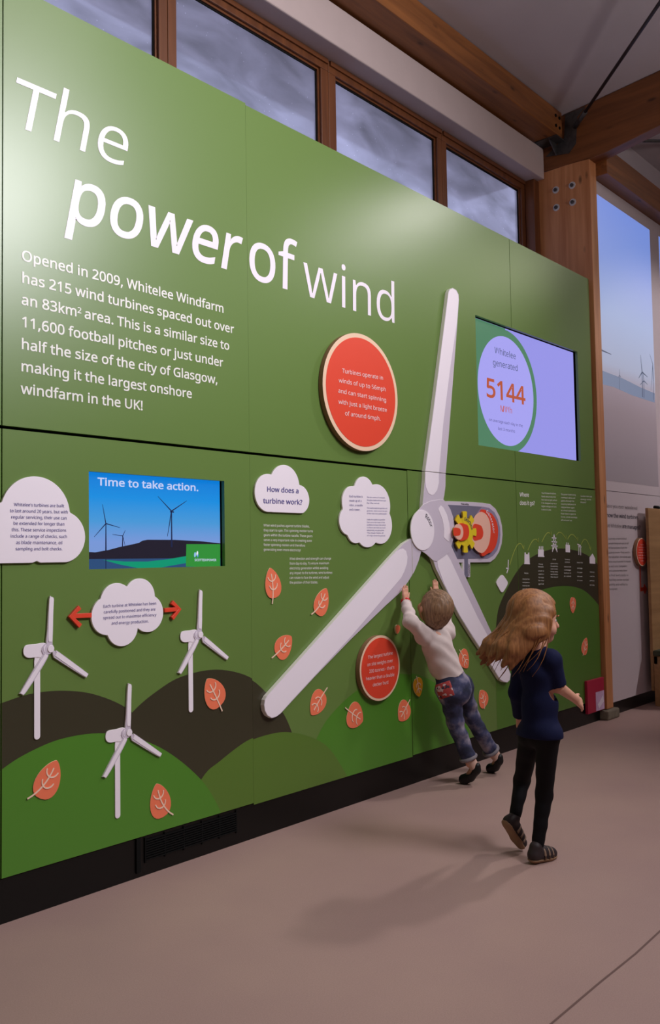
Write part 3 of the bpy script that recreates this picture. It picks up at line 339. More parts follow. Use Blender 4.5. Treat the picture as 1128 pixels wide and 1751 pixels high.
# ceiling: sloping plaster
MB().add([(-2.5, .9, ceil_z(.9)), (12, .9, ceil_z(.9)), (12, -8, ceil_z(-8)), (-2.5, -8, ceil_z(-8)),
          (-2.5, .9, ceil_z(.9)+.1), (12, .9, ceil_z(.9)+.1), (12, -8, ceil_z(-8)+.1), (-2.5, -8, ceil_z(-8)+.1)],
         [(0, 1, 2, 3), (7, 6, 5, 4), (0, 4, 5, 1), (1, 5, 6, 2), (2, 6, 7, 3), (3, 7, 4, 0)]).build('ceiling', M_ceil)
tag(bpy.data.objects['ceiling'], kind='structure')
tag(box('wall_back', (-2.6, -8.1, -.1), (12.1, -8, 5.7), M_plaster), kind='structure')
tag(box('wall_near', (-2.6, -8, -.1), (-2.5, .9, 5.7), M_plaster), kind='structure')
tag(box('wall_far', (12, -8, -.1), (12.1, .9, 5.7), M_plaster), kind='structure')
# exhibit wall carcass: below, above and at the ends of the strip of clerestory windows
mb = MB().box((-2.5, .44, 0), (XP-.001, .62, 3.42)).box((-2.5, .565, 4.27), (XP-.001, .62, 4.9)).box((-2.5, .44, 3.42), (-1.0, .62, 4.25))
wl_ = tag(mb.build('wall_left', M_plaster), kind='structure')
mb = MB()
for x in [.385+1.2095*i for i in range(6)]:
    if 5 < x < 6: mb.box((x-.04, .0215, .02), (x+.04, .43, 1.90)).box((x-.04, .0215, 3.0), (x+.04, .43, 3.34))
    else: mb.box((x-.04, .0215, .02), (x+.04, .43, 3.34))
mb.box((-2.4, .0215, 1.69), (6.43, .43, 1.78))
mb.build('batten_frame', M_dark, wl_)
# plinths
pl = tag(box('baseboard_left', (-2.4, .006, 0), (6.43, .03, .153), M_black), kind='structure')
mb = MB(); g0, g1 = 2.21, 2.70
for i in range(9): mb.box((g0, -.001, .058+i*.0095), (g1, .006, .063+i*.0095))
for i in range(6): mb.box((g0+(g1-g0)*i/5-.003, .0, .05), (g0+(g1-g0)*i/5+.003, .006, .148))
mb.build('vent_grille', M_dark, pl)
box('joint_cover', (2.165, -.002, .02), (2.185, .006, .153), M_dark, pl)
pr = tag(box('baseboard_right', (6.57, .012, 0), (11.9, .04, .10), M_black), kind='structure')
# white boards of the bay beyond the post
wr = tag(box('wall_right', (XP+.118, .03, .10), (12, .12, 4.3), M_plaster), kind='structure')
tag(box('trim_3', (XP+.118, .0285, 4.3), (12, .12, 4.9), M_ceil), kind='structure')
xe = [6.57, 7.93, 9.29, 10.65, 11.98]
for j, (z0, z1) in enumerate(((.10, 1.737), (1.741, 4.212))):
    for i in range(4):
        o = box('wall_board', (xe[i]+.001, 0, z0), (xe[i+1]-.001, .03, z1), M_wallwhite, wr, bevel=.001)
# plaster bulkhead above the windows, timber edge beam under the ceiling
tag(box('plaster_bulkhead', (-2.4, .35, 4.266), (XP-.012, .56, 4.515), M_plaster, bevel=.008), 'white plaster bulkhead running between the clerestory windows and the timber edge beam', 'bulkhead')
eb = empty('edge_beam', (2, .26, 4.53), 'large orange-brown glulam beam running under the ceiling along the exhibit wall', 'beam')
mb = MB().box((-2.4, .165, 4.533), (XP-.05, .44, 4.735)); mb.build('beam', M_wood_beam, eb, bevel=.006)
for dz in (.06, .14):
    for dx in (.10, .16): MB().tube([(XP-dx, .166, 4.533+dz), (XP-dx, .158, 4.533+dz)], .012, 12).build('bolt', M_dark, eb)
# post
post = empty('timber_post', (XP+.06, .2, 0), 'tall pale-brown glulam post with four bolts at the end of the green wall', 'post')
MB().prism([(XP, .075), (XP+.115, .075), (XP+.115, 4.33), (XP, 4.33)], -.03, .43).build('shaft', M_wood_post, post, bevel=.004)
for px, py in ((950, 325), (978, 317), (951, 355), (979, 346)):
    p = PX(px, py, XP)
    b = MB().tube([(XP-.004, p[1], p[2]), (XP+.002, p[1], p[2])], .028, 20).build('washer', M_bolt, post)
    MB().tube([(XP-.016, p[1], p[2]), (XP, p[1], p[2])], .015, 6).build('nut', M_steel, b)
tag(MB().box((XP-.05, -.06, 0), (XP+.16, .02, .072)).build('concrete_pad', M_stone, None, bevel=.012), 'low grey concrete pad under the foot of the timber post', 'pad')
# rafter: vertical-sided timber going out over the room
raf = empty('roof_rafter', (XP+.06, -2, 4.4), 'dark timber rafter rising from the bolted post out over the room', 'rafter')
prof = [(.40, 4.34), (-.03, 4.315), (-.12, 4.322), (-.585, 4.398), (-1.6, 4.52), (-7.9, ceil_z(-7.9)-.42), (-7.9, ceil_z(-7.9)-.005), (.40, ceil_z(.40)-.005)]
V = [(XP, y, z) for y, z in prof]+[(XP+.115, y, z) for y, z in prof]; n = len(prof)
MB().add(V, [tuple(range(n)), tuple(reversed(range(n, 2*n)))]+[(i, i+n, (i+1) % n+n, (i+1) % n) for i in range(n)]).build('timber', M_wood_raft, raf, bevel=.004)
# steel shoe joining beam, post and rafter
sh = empty('steel_bracket', (XP, .2, 4.4), 'dark grey steel bracket where the edge beam meets post and rafter', 'bracket')
def ppx(lst): return [PX(a, b, XP-.006) for a, b in lst]
pp = ppx([(933, 268), (972, 262), (984, 245), (986, 200), (1000, 182), (966, 196), (964, 236), (945, 255)])
V = [tuple(p) for p in pp]+[(p[0]+.006, p[1], p[2]) for p in pp]; n = len(pp)
MB().add(V, [tuple(range(n)), tuple(reversed(range(n, 2*n)))]+[(i, i+n, (i+1) % n+n, (i+1) % n) for i in range(n)]).build('plate', M_steel, sh)
MB().box((XP-.14, .17, 4.523), (XP-.004, .36, 4.532)).build('seat_plate', M_steel, sh)
MB().add([(XP-.12, .24, 4.523), (XP-.004, .24, 4.523), (XP-.004, .24, 4.43), (XP-.12, .25, 4.523), (XP-.004, .25, 4.523), (XP-.004, .25, 4.43)], [(0, 2, 1), (3, 4, 5), (0, 3, 5, 2), (0, 1, 4, 3), (1, 2, 5, 4)]).build('gusset', M_steel, sh)
a = PX(984, 215, XP-.02); r_ = PZ(1128, 4, 4.66)
a2 = np.array(a); d_ = np.array(r_)-a2
rod = empty('tie_rod', tuple(a2), 'thin dark steel tie rod slanting up from the bracket across the ceiling', 'rod')
MB().tube([a2, a2+d_*1.9], .012, 12).build('bar', M_rod, rod, smooth=True)
MB().tube([a2-d_*.01, a2+d_*.14], .019, 12).build('fork', M_steel, rod, smooth=True)
p0 = PY(1085, 241, -.35); 
rod2 = empty('tie_rod', tuple(p0), 'thin level tie rod beyond the rafter at the right edge', 'rod')
MB().tube([(6.5, -.245, 4.50), tuple(PY(1099, 241, -.30)), tuple(PY(1099, 241, -.30)+(PY(1128, 241, -.34)-PY(1099, 241, -.30))*(11.99-PY(1099, 241, -.30)[0])/(PY(1128, 241, -.34)-PY(1099, 241, -.30))[0])], .012, 12).build('bar', M_rod, rod2, smooth=True)
# beam beyond the post, over the white boards
eb2 = empty('far_beam', (8, -.06, 4.2), 'timber beam beyond the post above the white projection wall', 'beam')
MB().box((XP+.115, -.12, 4.214), (11.9, .028, 4.427)).build('beam', M_wood_beam, eb2, bevel=.004)

# ------------------------------------------------------------------ clerestory windows
def glass_mat():
    m = bpy.data.materials.new('clouded_glass'); m.use_nodes = True; nt = m.node_tree; N = nt.nodes; L = nt.links
    N.remove(N['Principled BSDF']); out = N['Material Output']
    tc = N.new('ShaderNodeTexCoord')
    mp = N.new('ShaderNodeMapping'); mp.inputs['Scale'].default_value = (1.0, 1, 2.6); mp.inputs['Rotation'].default_value = (0, .25, 0); L.new(tc.outputs['Object'], mp.inputs[0])
    n = N.new('ShaderNodeTexNoise'); n.inputs['Scale'].default_value = 1.9; n.inputs['Detail'].default_value = 9; n.inputs['Distortion'].default_value = .5; L.new(mp.outputs[0], n.inputs[0])
    r = N.new('ShaderNodeValToRGB'); r.color_ramp.elements[0].position = .22; r.color_ramp.elements[1].position = .80
    r.color_ramp.elements[0].color = (.34, .34, .355, 1); r.color_ramp.elements[1].color = (.70, .70, .76, 1); L.new(n.outputs[0], r.inputs[0])
    v = N.new('ShaderNodeTexVoronoi'); v.inputs['Scale'].default_value = 26; L.new(tc.outputs['Object'], v.inputs[0])
    k = N.new('ShaderNodeMapRange'); k.inputs[1].default_value = .03; k.inputs[2].default_value = .10; k.inputs[3].default_value = 1.7; k.inputs[4].default_value = 1; L.new(v.outputs['Distance'], k.inputs[0])
    sc = N.new('ShaderNodeVectorMath'); sc.operation = 'SCALE'; L.new(r.outputs[0], sc.inputs[0]); L.new(k.outputs[0], sc.inputs['Scale'])
    t = N.new('ShaderNodeBsdfTranslucent'); L.new(sc.outputs[0], t.inputs[0])
    tr = N.new('ShaderNodeBsdfRefraction'); tr.inputs['IOR'].default_value = 1.02; tr.inputs['Roughness'].default_value = .42; L.new(sc.outputs[0], tr.inputs[0])
    gl = N.new('ShaderNodeBsdfGlossy'); gl.inputs['Roughness'].default_value = .15
    m1 = N.new('ShaderNodeMixShader'); m1.inputs[0].default_value = .5; L.new(t.outputs[0], m1.inputs[1]); L.new(tr.outputs[0], m1.inputs[2])
    m2 = N.new('ShaderNodeMixShader'); m2.inputs[0].default_value = .05; L.new(m1.outputs[0], m2.inputs[1]); L.new(gl.outputs[0], m2.inputs[2])
    L.new(m2.outputs[0], out.inputs[0]); return m
M_glass = glass_mat()
wx = [(-.97, .22), (.387, 1.47), (1.60, 2.675), (2.81, 3.885), (4.045, 5.11), (5.25, 6.30)]
for i, (x0, x1) in enumerate(wx):
    xl = -1.0 if i == 0 else (wx[i-1][1]+x0)/2+.001
    xr = XP-.004 if i == 5 else (x1+wx[i+1][0])/2-.001
    fr = MB().box((xl, .49, 3.42), (xr, .555, 3.50)).box((xl, .49, 4.195), (xr, .555, 4.262)).box((xl, .49, 3.50), (x0-.012, .555, 4.195)).box((x1+.012, .49, 3.50), (xr, .555, 4.195))
    wn = tag(fr.build('window_%d' % (i+1), M_wood_framez, bevel=.004), kind='structure')
    bd = MB().box((x0-.012, .508, 3.50), (x0, .54, 4.195)).box((x1, .508, 3.50), (x1+.012, .54, 4.195)).box((x0, .508, 4.183), (x1, .54, 4.195)).box((x0, .508, 3.50), (x1, .54, 3.512))
    bd.build('glazing_bead', M_wood_frame, wn)
    gs = MB().box((x0, .517, 3.512), (x0+.007, .524, 4.183)).box((x1-.007, .517, 3.512), (x1, .524, 4.183)).box((x0, .517, 4.175), (x1, .524, 4.183))
    gs.build('gasket', M_dark, wn)
    box('pane', (x0, .526, 3.50), (x1, .532, 4.195), M_glass, wn)
    box('transom', (xl+.01, .478, 4.235), (xr-.01, .489, 4.264), M_wood_frame, wn)
tag(box('trim_1', (6.36, .405, 3.4), (XP-.003, .485, 4.264), M_wood_framez, bevel=.003), kind='structure')
# unseen roof overhang outside the windows, sized to darken the top of the panes
tag(box('unseen_eave', (-2.5, .63, 4.30), (XP, 1.12, 4.38), M_wood_frame), kind='structure')

# ================================================================== EXHIBIT WALL BOARDS
px_edges = [.385+1.2095*i for i in range(6)]; px_edges[-1] = 6.43
S1 = (W(152, 900)[0], W(384, 900)[0], W(152, 973.5)[1], W(383, 822.5)[1])     # lower screen opening x0,x1,z0,z1
S2 = (W(815, 650)[0], W(990, 700)[0], W(820, 761.5)[1], W(988.3, 602)[1])
def board(x0, x1, z0, z1, hole, label):
    mb = MB(); t = .019
    if hole:
        a, b, c, d = max(hole[0], x0), min(hole[1], x1), hole[2], hole[3]
        if a > x0: mb.box((x0, 0, z0), (a, t, z1))
        if b < x1: mb.box((b, 0, z0), (x1, t, z1))
        mb.box((a, 0, z0), (b, t, c)).box((a, 0, d), (b, t, z1))
    else: mb.box((x0, 0, z0), (x1, t, z1))
    return tag(mb.build('wall_panel', M_green), label, 'panel', 'green boards of the exhibit wall')
names = {(9, 1): 'wide upper green board carrying the words of wind, the red disc and the upright blade',
 (0, 0): 'lower green board at the very left, its edge just under the first cloud sign', (0, 1): 'upper green board at the very left edge before the title begins',
 (1, 0): 'lower green board with the small screen and three little turbines', (1, 1): 'upper green board carrying the words The power and the large paragraph',
 (2, 0): 'lower green board behind the How does a turbine work cloud', (2, 1): 'upper green board carrying the words of wind and the red disc',
 (3, 0): 'lower green board behind the turbine hub and the reaching boy', (3, 1): 'upper green board behind the big upright turbine blade',
 (4, 0): 'lower green board headed Where does it go beside the timber post', (4, 1): 'upper green board next to the timber post around the purple screen'}
PAN = {}
for i in range(5):
    x0, x1 = px_edges[i], px_edges[i+1]
    ga = .0004 if i == 2 else .0025; gb = .0004 if i == 1 else .0025
    PAN[i, 0] = board(x0+ga, x1-gb, .157, 1.729 if x1 < 4.2 else 1.733, S1 if i == 1 else None, names[i, 0])
    if i == 3: PAN[3, 1] = PAN[2, 1]; continue
    x1u = px_edges[4] if i == 2 else x1
    PAN[i, 1] = board(x0+ga, x1u-gb, 1.741, 3.37 if i > 1 else 3.379, S2 if i in (2, 4) else None, names[9, 1] if i == 2 else names[i, 1])
# the joints between the two upper middle boards are closed by a cover strip
def wpt(l, Y=0): return [W(a, b, Y) for a, b in l]
def printed(pts, m, i, row, yt=.0006, dz=0, name='printed_hill'):
    q = clipx(pts, px_edges[i]+(.0004 if i == 2 else .003), px_edges[i+1]-(.0004 if i == 1 else .003)); q = clipz(q, .158 if row == 0 else 1.742, 1.728 if row == 0 else 3.37)
    q = [(x, z+dz) for x, z in q]
    if len(q) > 2: return mesh(name, [(x, -yt, z) for x, z in q], [range(len(q))][0:1] and [tuple(range(len(q))) if not cw2(q) else tuple(reversed(range(len(q))))], m, PAN[i, row])
def cw2(q): return sum(q[i][0]*q[(i+1) % len(q)][1]-q[(i+1) % len(q)][0]*q[i][1] for i in range(len(q))) < 0
def hill(crest, m, yt, cols=(0, 1, 2, 3, 4), jog=True, zb=.158):
    c = crom([W(*p) for p in crest], 6, False); pts = c+[(c[-1][0], zb), (c[0][0], zb)]
    for i in cols: printed(pts, m, i, 0, yt, -.008 if (i == 2 and jog) else 0)
hill([(-60, 1222), (0, 1203), (50, 1187), (104, 1181), (160, 1187), (215, 1210), (250, 1245), (300, 1310), (340, 1380)], M_hill_dark, .0004)
hill([(160, 1330), (205, 1250), (228, 1216), (265, 1184), (310, 1157), (370, 1145), (425, 1157), (460, 1187), (486, 1220), (503, 1262), (510, 1290)], M_hill_dark, .0006)
hill([(300, 1420), (345, 1331), (375, 1302), (420, 1268), (455, 1254), (492, 1249), (535, 1259), (565, 1280), (592, 1322)], M_hill_mid, .0008)
hill([(-60, 1372), (0, 1318), (50, 1286), (110, 1262), (180, 1254), (250, 1268), (300, 1295), (345, 1335), (368, 1370), (382, 1400)], M_hill_lite, .0011)
hill([(541, 1260), (556, 1232), (580, 1204), (610, 1178), (650, 1155), (690, 1150), (730, 1160), (765, 1185), (790, 1215), (805, 1262)], M_hill_lite, .0005)
F1 = [(846, 1097), (851, 1045), (865, 1010), (885, 975), (905, 955), (935, 941), (965, 938), (995, 945), (1015, 958), (1028, 975)]
c = crom([W(*p) for p in F1], 6, False); printed(c+[(c[-1][0], .158), (c[0][0], .158)], M_hill_dark, 4, 0, .0004); printed(c+[(c[-1][0], .158), (c[0][0], .158)], M_hill_dark, 3, 0, .0004)
F2 = [(846, 1098), (866, 1055), (898, 1021), (935, 1006), (968, 1002), (995, 1008), (1015, 1025), (1030, 1045)]
c = crom([W(*p) for p in F2], 6, False); printed(c+[(c[-1][0], .158), (c[0][0], .158)], (M_moss := mat('print_moss', (84, 124, 48), GREEN_ROUGH)), 4, 0, .0007); printed(c+[(c[-1][0], .158), (c[0][0], .158)], M_moss, 3, 0, .0007)

# ---- title and paragraphs
ASC[0] = 1.5
text([('T', (11, 209.5), (84, None), 105, .20), ('he', (80, 235.5), (219, None), 111, .20)], M_white, PAN[1, 1], weight=-.004)
ASC[0] = 1.0
text([('power', (107, 372), (407, None), 119, .20)], M_white, PAN[1, 1], weight=.009)
text([('of', (421, 473), (503, None), 108, .04)], M_white, PAN[2, 1], weight=.004)
text([('wind', (517, 504.5), (680, None), 95, .02)], M_white, PAN[2, 1], weight=-.004)
text([('Opened in 2009, Whitelee Windfarm', (36.5, 444.5), (383, None), 21.8), ('has 215 wind turbines spaced out over', (36.5, 482.5), (400, None), 21.8),
      ('an 83km  area. This is a similar size to', (36, 520), (392.5, None), 21.8), ('2', (132, 534.5), (139.5, None), 12), ('11,600 football pitches or just under', (36, 558), (381.5, None), 21.8),
      ('half the size of the city of Glasgow,', (35.5, 596), (372.5, None), 21.8), ('making it the largest onshore', (35, 634), (328.5, None), 21.8),
      ('windfarm in the UK!', (35.5, 672.5), (245, None), 21.8)], M_text, PAN[1, 1], weight=.014)
def para(lines, x0, y0, dy, xr, cap, m, parent, weight=0, slope=0, name='lettering', Y=-.0012):
    text([(s, (x0, y0+i*dy), (x, (y0+i*dy)+slope*(x-x0)), cap) for i, (s, x) in enumerate(zip(lines, xr))], m, parent, Y, weight, name)
para(['When wind pushes against turbine blades,', 'they start to spin. This spinning motion turns', 'gears within the turbine nacelle. These gears', 'serve a very important role in creating even', 'faster spinning motion and therefore', 'generating even more electricity!'],
     450.5, 900.3, 8.25, [529, 535, 534, 533, 521.5, 514], 5.2, M_text, PAN[2, 0], .004, .02)
para(['Wind direction and strength can change', 'from day-to-day. To ensure maximum', 'electricity generation whilst avoiding', 'any impact to the turbines, wind turbines', 'can rotate to face the wind and adjust', 'the position of their blades.'],
     495, 957.5, 8.1, [566, 562.5, 561, 568, 562.5, 543.5], 5.2, M_text, PAN[2, 0], .004, -.01)
para(['Where', 'does it go?'], 888.3, 849, 14.0, [904, 914], 8.5, M_text, PAN[4, 0], .02, .03)
para(['The Whitelee Windfarm', 'feeds electricity into', 'the national grid, where', 'it is stepped up to a', 'higher voltage and sent', 'to where it is used.'], 925.5, 844.5, 5.6, [950, 950, 952, 951, 951, 942], 3.2, M_text, PAN[4, 0], .004, .04)
para(['The power travels along', 'overhead cables and', 'pylons through the', 'country before it is', 'stepped down again', 'at a local substation.', 'From there it goes to', 'homes, schools and shops', 'all around us.'], 958.8, 846.5, 5.5, [984, 983, 981.5, 984, 982, 985, 984, 986.5, 978], 3.2, M_text, PAN[4, 0], .004, .04)
para(['So where does your', 'energy come', 'from?'], 992.3, 849.5, 5.3, [1012, 1010, 1002], 3.2, M_text, PAN[4, 0], .004, .04)

# ---- printed energy route: icons, arcs, captions
M_arc = mat('arc_yellow', (176, 186, 84), .45)
def P4(l): return [W(*p) for p in l]
mb = MB()
for a, top, b in (((871, 966), (885, 931), (895, 940)), ((902, 941), (912, 923), (919.5, 927.5)), ((926, 927), (935, 911.5), (941.5, 916)), ((951, 915), (958, 910.5), (967, 922)), ((970, 922), (978, 914), (987, 925)), ((993.5, 931), (1001, 922.5), (1009.5, 941))):
    A, T, B = np.array(W(*a)), np.array(W(*top)), np.array(W(*b)); C = 2*T-.5*(A+B)
    stroke(mb, [(1-t)**2*A+2*t*(1-t)*C+t*t*B for t in np.linspace(0, 1, 14)], .0045, .0045, -.0012, -.0002)
    stroke(mb, [B+np.array((-.02, .022)), B, B+np.array((.006, .03))], .0045, .0045, -.0012, -.0002)
mb.build('route_arcs', M_arc, PAN[4, 0])['kind'] = 'stuff'
icon = MB()
def ic(l): icon.prism(P4(l), -.0014, -.0002)
ic([(895.5, 964.5), (905.5, 965), (905, 962), (904.5, 948), (896.2, 947.5), (896.2, 962)]); ic([(896.5, 948), (898.8, 948), (898, 944.5), (896.3, 945)]); ic([(902, 948), (904, 948), (904.3, 945), (902.8, 944.8)])
ic([(919, 952), (930, 952.5), (930, 950.5), (929, 950.5), (929, 940), (919.5, 939), (919.5, 950)])
for x in (921, 924, 926.8): ic([(x, 940), (x+1.2, 940), (x+1.2, 934), (x, 934)])
ic([(966.5, 944), (974, 944.7), (973.6, 932), (966.5, 931)]); ic([(967.8, 931), (968.8, 931), (968.8, 927.5), (967.8, 927.5)]); ic([(970.6, 931.3), (971.6, 931.3), (971.6, 928), (970.6, 928)])
ic([(1007.6, 963.5), (1017, 964.2), (1016.8, 955), (1012.5, 946.5), (1007.3, 953.5)])
for seg in (((944, 943.5), (946.6, 914)), ((952, 944), (946.8, 914)), ((943, 919.5), (950.5, 920.3)), ((942.5, 926), (951.7, 927)), ((942, 933), (952.7, 934)), ((944.5, 941), (950.5, 927)), ((951, 941.5), (944.8, 926.5)),
            ((989, 949), (989, 933.5)), ((992.3, 949.5), (992.3, 934)), ((986.5, 930.5), (992, 933)), ((988, 934), (993.5, 935.5)), ((868.5, 957), (868.2, 972)), ((866, 980), (868.5, 972)), ((865, 971.5), (869.5, 972.5))):
    stroke(icon, P4(seg), .008, .008, -.0014, -.0002)
icon.build('route_icons', M_plaque, PAN[4, 0])['kind'] = 'stuff'
caps = [('Local', 'substation', 945+0, 954.5, 9), ]
cap_lines = []
def cap(x0, x1, y, s, c=2.6): cap_lines.append((s, (x0, y), (x1, y+.3), c))
cap(896, 903.5, 981, 'Meter'); [cap(893, 905, 991+i*5.7, s) for i, s in enumerate(['measures how', 'much power is', 'made by the', 'windfarm'])]
cap(920.5, 928, 965.5, 'Primary'); cap(919.5, 929, 970, 'Substation'); [cap(920, 929.5, 977+i*5.6, s) for i, s in enumerate(['power is', 'raised to a', 'high voltage', 'for the', 'grid'])]
cap(944.5, 950, 957.5, 'Grid'); [cap(941, 953.5, 964.5+i*4.6, s) for i, s in enumerate(['pylons carry', 'the electricity', 'over a very', 'long way', 'across', 'the land'])]
cap(965.5, 974, 957.5, 'Secondary'); cap(965.5, 974, 962, 'Substation'); [cap(964, 976, 970+i*5.4, s) for i, s in enumerate(['reduces the', 'voltage', 'before it', 'is used'])]
cap(986, 996, 963, 'Power line'); [cap(986.5, 995.5, 972.5+i*7, s) for i, s in enumerate(['brings', 'it to your', 'street', 'or town'])]
[cap(1008, 1016, 979+i*7.4, s) for i, s in enumerate(['Homes', 'use the', 'power', 'we make'])]
text(cap_lines, M_text, PAN[4, 0], weight=.004, name='captions')

# ---- generic raised plaque
def plaque(name, pts, yf, m, ms, label, cat, group=None, yb=-.0015, bevel=.0012):
    return tag(prism(name, pts, yf, yb, m, None, ms, bevel=bevel), label, cat, group)
def wc(cx, cy, r, Y): # world circle from px centre and vertical px radius
    c = W(cx, cy, Y); return (c[0], c[1], (W(cx, cy-r, Y)[1]-W(cx, cy+r, Y)[1])/2)
def cloud(circles, centre, yf, flat=None, n=150):
    cs = [wc(*c, yf) for c in circles]; o = W(*centre, yf); zb = W(centre[0], flat, yf)[1] if flat else None
    out = []
    for i in range(n):
        a = 2*math.pi*i/n; d = (math.cos(a), math.sin(a)); best = 0
        for (x, z, r) in cs:
            ox, oz = x-o[0], z-o[1]; b = ox*d[0]+oz*d[1]; disc_ = b*b-(ox*ox+oz*oz-r*r)
            if disc_ >= 0: best = max(best, b+math.sqrt(disc_))
        if zb is not None and d[1] < 0: best = min(best, (zb-o[1])/d[1])
        out.append((o[0]+d[0]*best, o[1]+d[1]*best))
    return out
CY_ = -.012
c1 = plaque('cloud_sign', cloud([(62, 880, 65.5), (107.5, 918, 44), (-2, 915, 48), (40, 905, 60), (10, 912, 53), (85, 915, 50)], (52, 915), CY_, 962.5, 200), CY_, M_plaque, M_plaque_edge, 'large white cloud sign at the left edge about how long the turbines last', 'sign', 'cloud signs')
def ctr(s, cx, x0, x1, y, cap, slope): return (s, (x0, y), (x1, y+slope*(x1-x0)), cap)
L1 = ["Whitelee's turbines are built", 'to last around 20 years, but with', 'regular servicing, their use can', 'be extended for longer than', 'this. These service inspections', 'include a range of checks, such', 'as blade maintenance, oil', 'sampling and bolt checks.']
X1 = [(24, 110), (17, 116.5), (19, 114.5), (23, 110.5), (20, 113.5), (18, 115), (27.5, 107), (26.5, 107)]
Y1 = [865.2, 875.8, 886.5, 897.3, 908.2, 919.2, 930.2, 941]
text([(s, (a, y), (b, y+(b-a)*(.028-.004*i)), 6.9) for i, (s, (a, b), y) in enumerate(zip(L1, X1, Y1))], M_purple, c1, CY_-.0012, .0)
c2 = plaque('cloud_sign', cloud([(200, 1031, 34), (239, 1021, 32), (253.5, 1049, 32), (209.5, 1073, 32), (184.5, 1053, 33)], (217, 1046), CY_), CY_, M_plaque, M_plaque_edge, 'white cloud sign between the two red arrows about how turbines are positioned', 'sign', 'cloud signs')
text([('Each turbine at Whitelee has been', (176.5, 1039.3), (267.5, 1033.8), 6.3), ('carefully positioned and they are', (177.5, 1048.9), (266, 1043.8), 6.3), ('spread out to maximise efficiency', (176.5, 1059), (267.5, 1053.4), 6.3), ('and energy production.', (190.5, 1068.2), (254.5, 1064.5), 6.3)], M_purple, c2, CY_-.0012, 0)
c3 = plaque('cloud_sign', cloud([(459, 843, 32.5), (487, 831, 36), (512, 854, 24.5), (486, 848, 34), (474, 848, 31), (500, 852, 28)], (485, 855), CY_, 876.5), CY_, M_plaque, M_plaque_edge, 'white cloud sign reading How does a turbine work?', 'sign', 'cloud signs')
text([('How does a', (456, 840.3), (511, 843.5), 10.5), ('turbine work?', (450, 860.2), (517, 863), 10.5)], M_purple, c3, CY_-.0012, .012)
c4 = plaque('cloud_sign', cloud([(622.5, 842, 27), (603.5, 860, 29), (645, 864, 36), (595.5, 891, 24), (650, 897, 33), (628, 903, 33), (608, 905, 24)], (625, 876), CY_), CY_, M_plaque, M_plaque_edge, 'tall white cloud sign with tiny print left of the big turbine hub', 'sign', 'cloud signs')
para(['Each turbine is', 'made up of a', 'rotor, a nacelle', 'and a tower.'], 597, 850.3, 7.5, [620, 618, 620, 616], 4.4, M_purple, c4, 0, .02, Y=CY_-.0012)
para(['The rotor consists of 3 composite', 'fibreglass blades which are spun', 'by the wind.'], 627.2, 851.3, 4.9, [658, 660, 649], 2.9, M_purple, c4, -.002, .03, Y=CY_-.0012)
para(['The nacelle holds the gearbox and', 'generator, which convert the spin', 'of the rotor into useful power.'], 627.2, 869.7, 4.7, [662, 662, 662], 2.9, M_purple, c4, -.002, .02, Y=CY_-.0012)
para(['Inside the nacelle is a yaw drive', 'that turns the head of the', 'turbine to face the wind', 'so that it can make as much', 'electricity as possible.', 'The tower holds all', 'of it high above the ground.'], 627.2, 889.5, 4.55, [658, 658, 659, 659, 657, 655.5, 659], 2.9, M_purple, c4, -.002, .01, Y=CY_-.0012)

# ---- red arrows
def arrow(pts_shaft, head, label):
    mb = MB(); w_ = .017
    stroke(mb, [W(*p, -.014) for p in pts_shaft], w_, w_, -.014, -.002)
    stroke(mb, [W(*p, -.014) for p in head], w_, w_, -.0145, -.002)
    return tag(mb.build('arrow', [M_red], bevel=.001), label, 'arrow', 'red arrows beside the cloud')
arrow([(122, 1053.5), (157, 1052)], [(137, 1038.5), (121.5, 1054), (138, 1070.5)], 'red arrow pointing left from the cloud sign')
arrow([(282, 1043.5), (306, 1041.5)], [(294.5, 1029.5), (307.5, 1042), (295, 1057.5)], 'red arrow pointing right from the cloud sign')

# ---- round red signs
def round_sign(L_, R_, y_off, label, lines, cap, bot):
    a, b = W(*L_, y_off), W(*R_, y_off); r = (b[0]-a[0])/2; c = ((a[0]+b[0])/2, 0)
    zt = W(*bot[0], y_off)[1]; zb = W(*bot[1], y_off)[1]; c = (c[0], (zt+zb)/2); r = (r+(zt-zb)/2)/2
    root = empty('round_sign', (c[0], 0, c[1]), label, 'sign', 'red disc signs')
    prism('disc', disc(c, r, 72), y_off, -.0015, M_cream, root, M_disc_side, bevel=.0015)
    prism('face', disc(c, r*.925, 72), y_off-.0012, y_off-.0001, M_red, root)
    text(lines, M_salmonw, root, y_off-.0026, .006)
    return root
M_salmonw = mat('pale_pink_text', (250, 214, 214), .45)
y_ = -.030
round_sign((551.3, 650.8), (679.7, 680.6), y_, 'large round red sign with cream rim above the lower boards', [
    ('Turbines operate in', (585, 637.3), (655, 649.7), 9), ('winds of up to 56mph', (579, 653.5), (660, 669.5), 9), ('and can start spinning', (578, 671.3), (660.5, 687.5), 9),
    ('with just a light breeze', (578.5, 690), (661.5, 704.5), 9), ('of around 6mph.', (589.5, 710), (651, 719.5), 9)], 9, ((611, 569.5), (624, 771.4)))
round_sign((616.3, 1145), (682, 1138), y_, 'smaller round red sign with cream rim low beside the boy', [
    ('The largest turbine', (629, 1127), (671.5, 1119), 7), ('on site weighs over', (627.5, 1139.5), (671.5, 1132), 7), ("200 tonnes - that's", (631, 1151), (674, 1143.5), 7),
    ('heavier than a double', (625.5, 1163.5), (674, 1156), 7), ('decker bus!', (637, 1174), (664, 1169), 7)], 7, ((654, 1083.5), (648.8, 1201)))

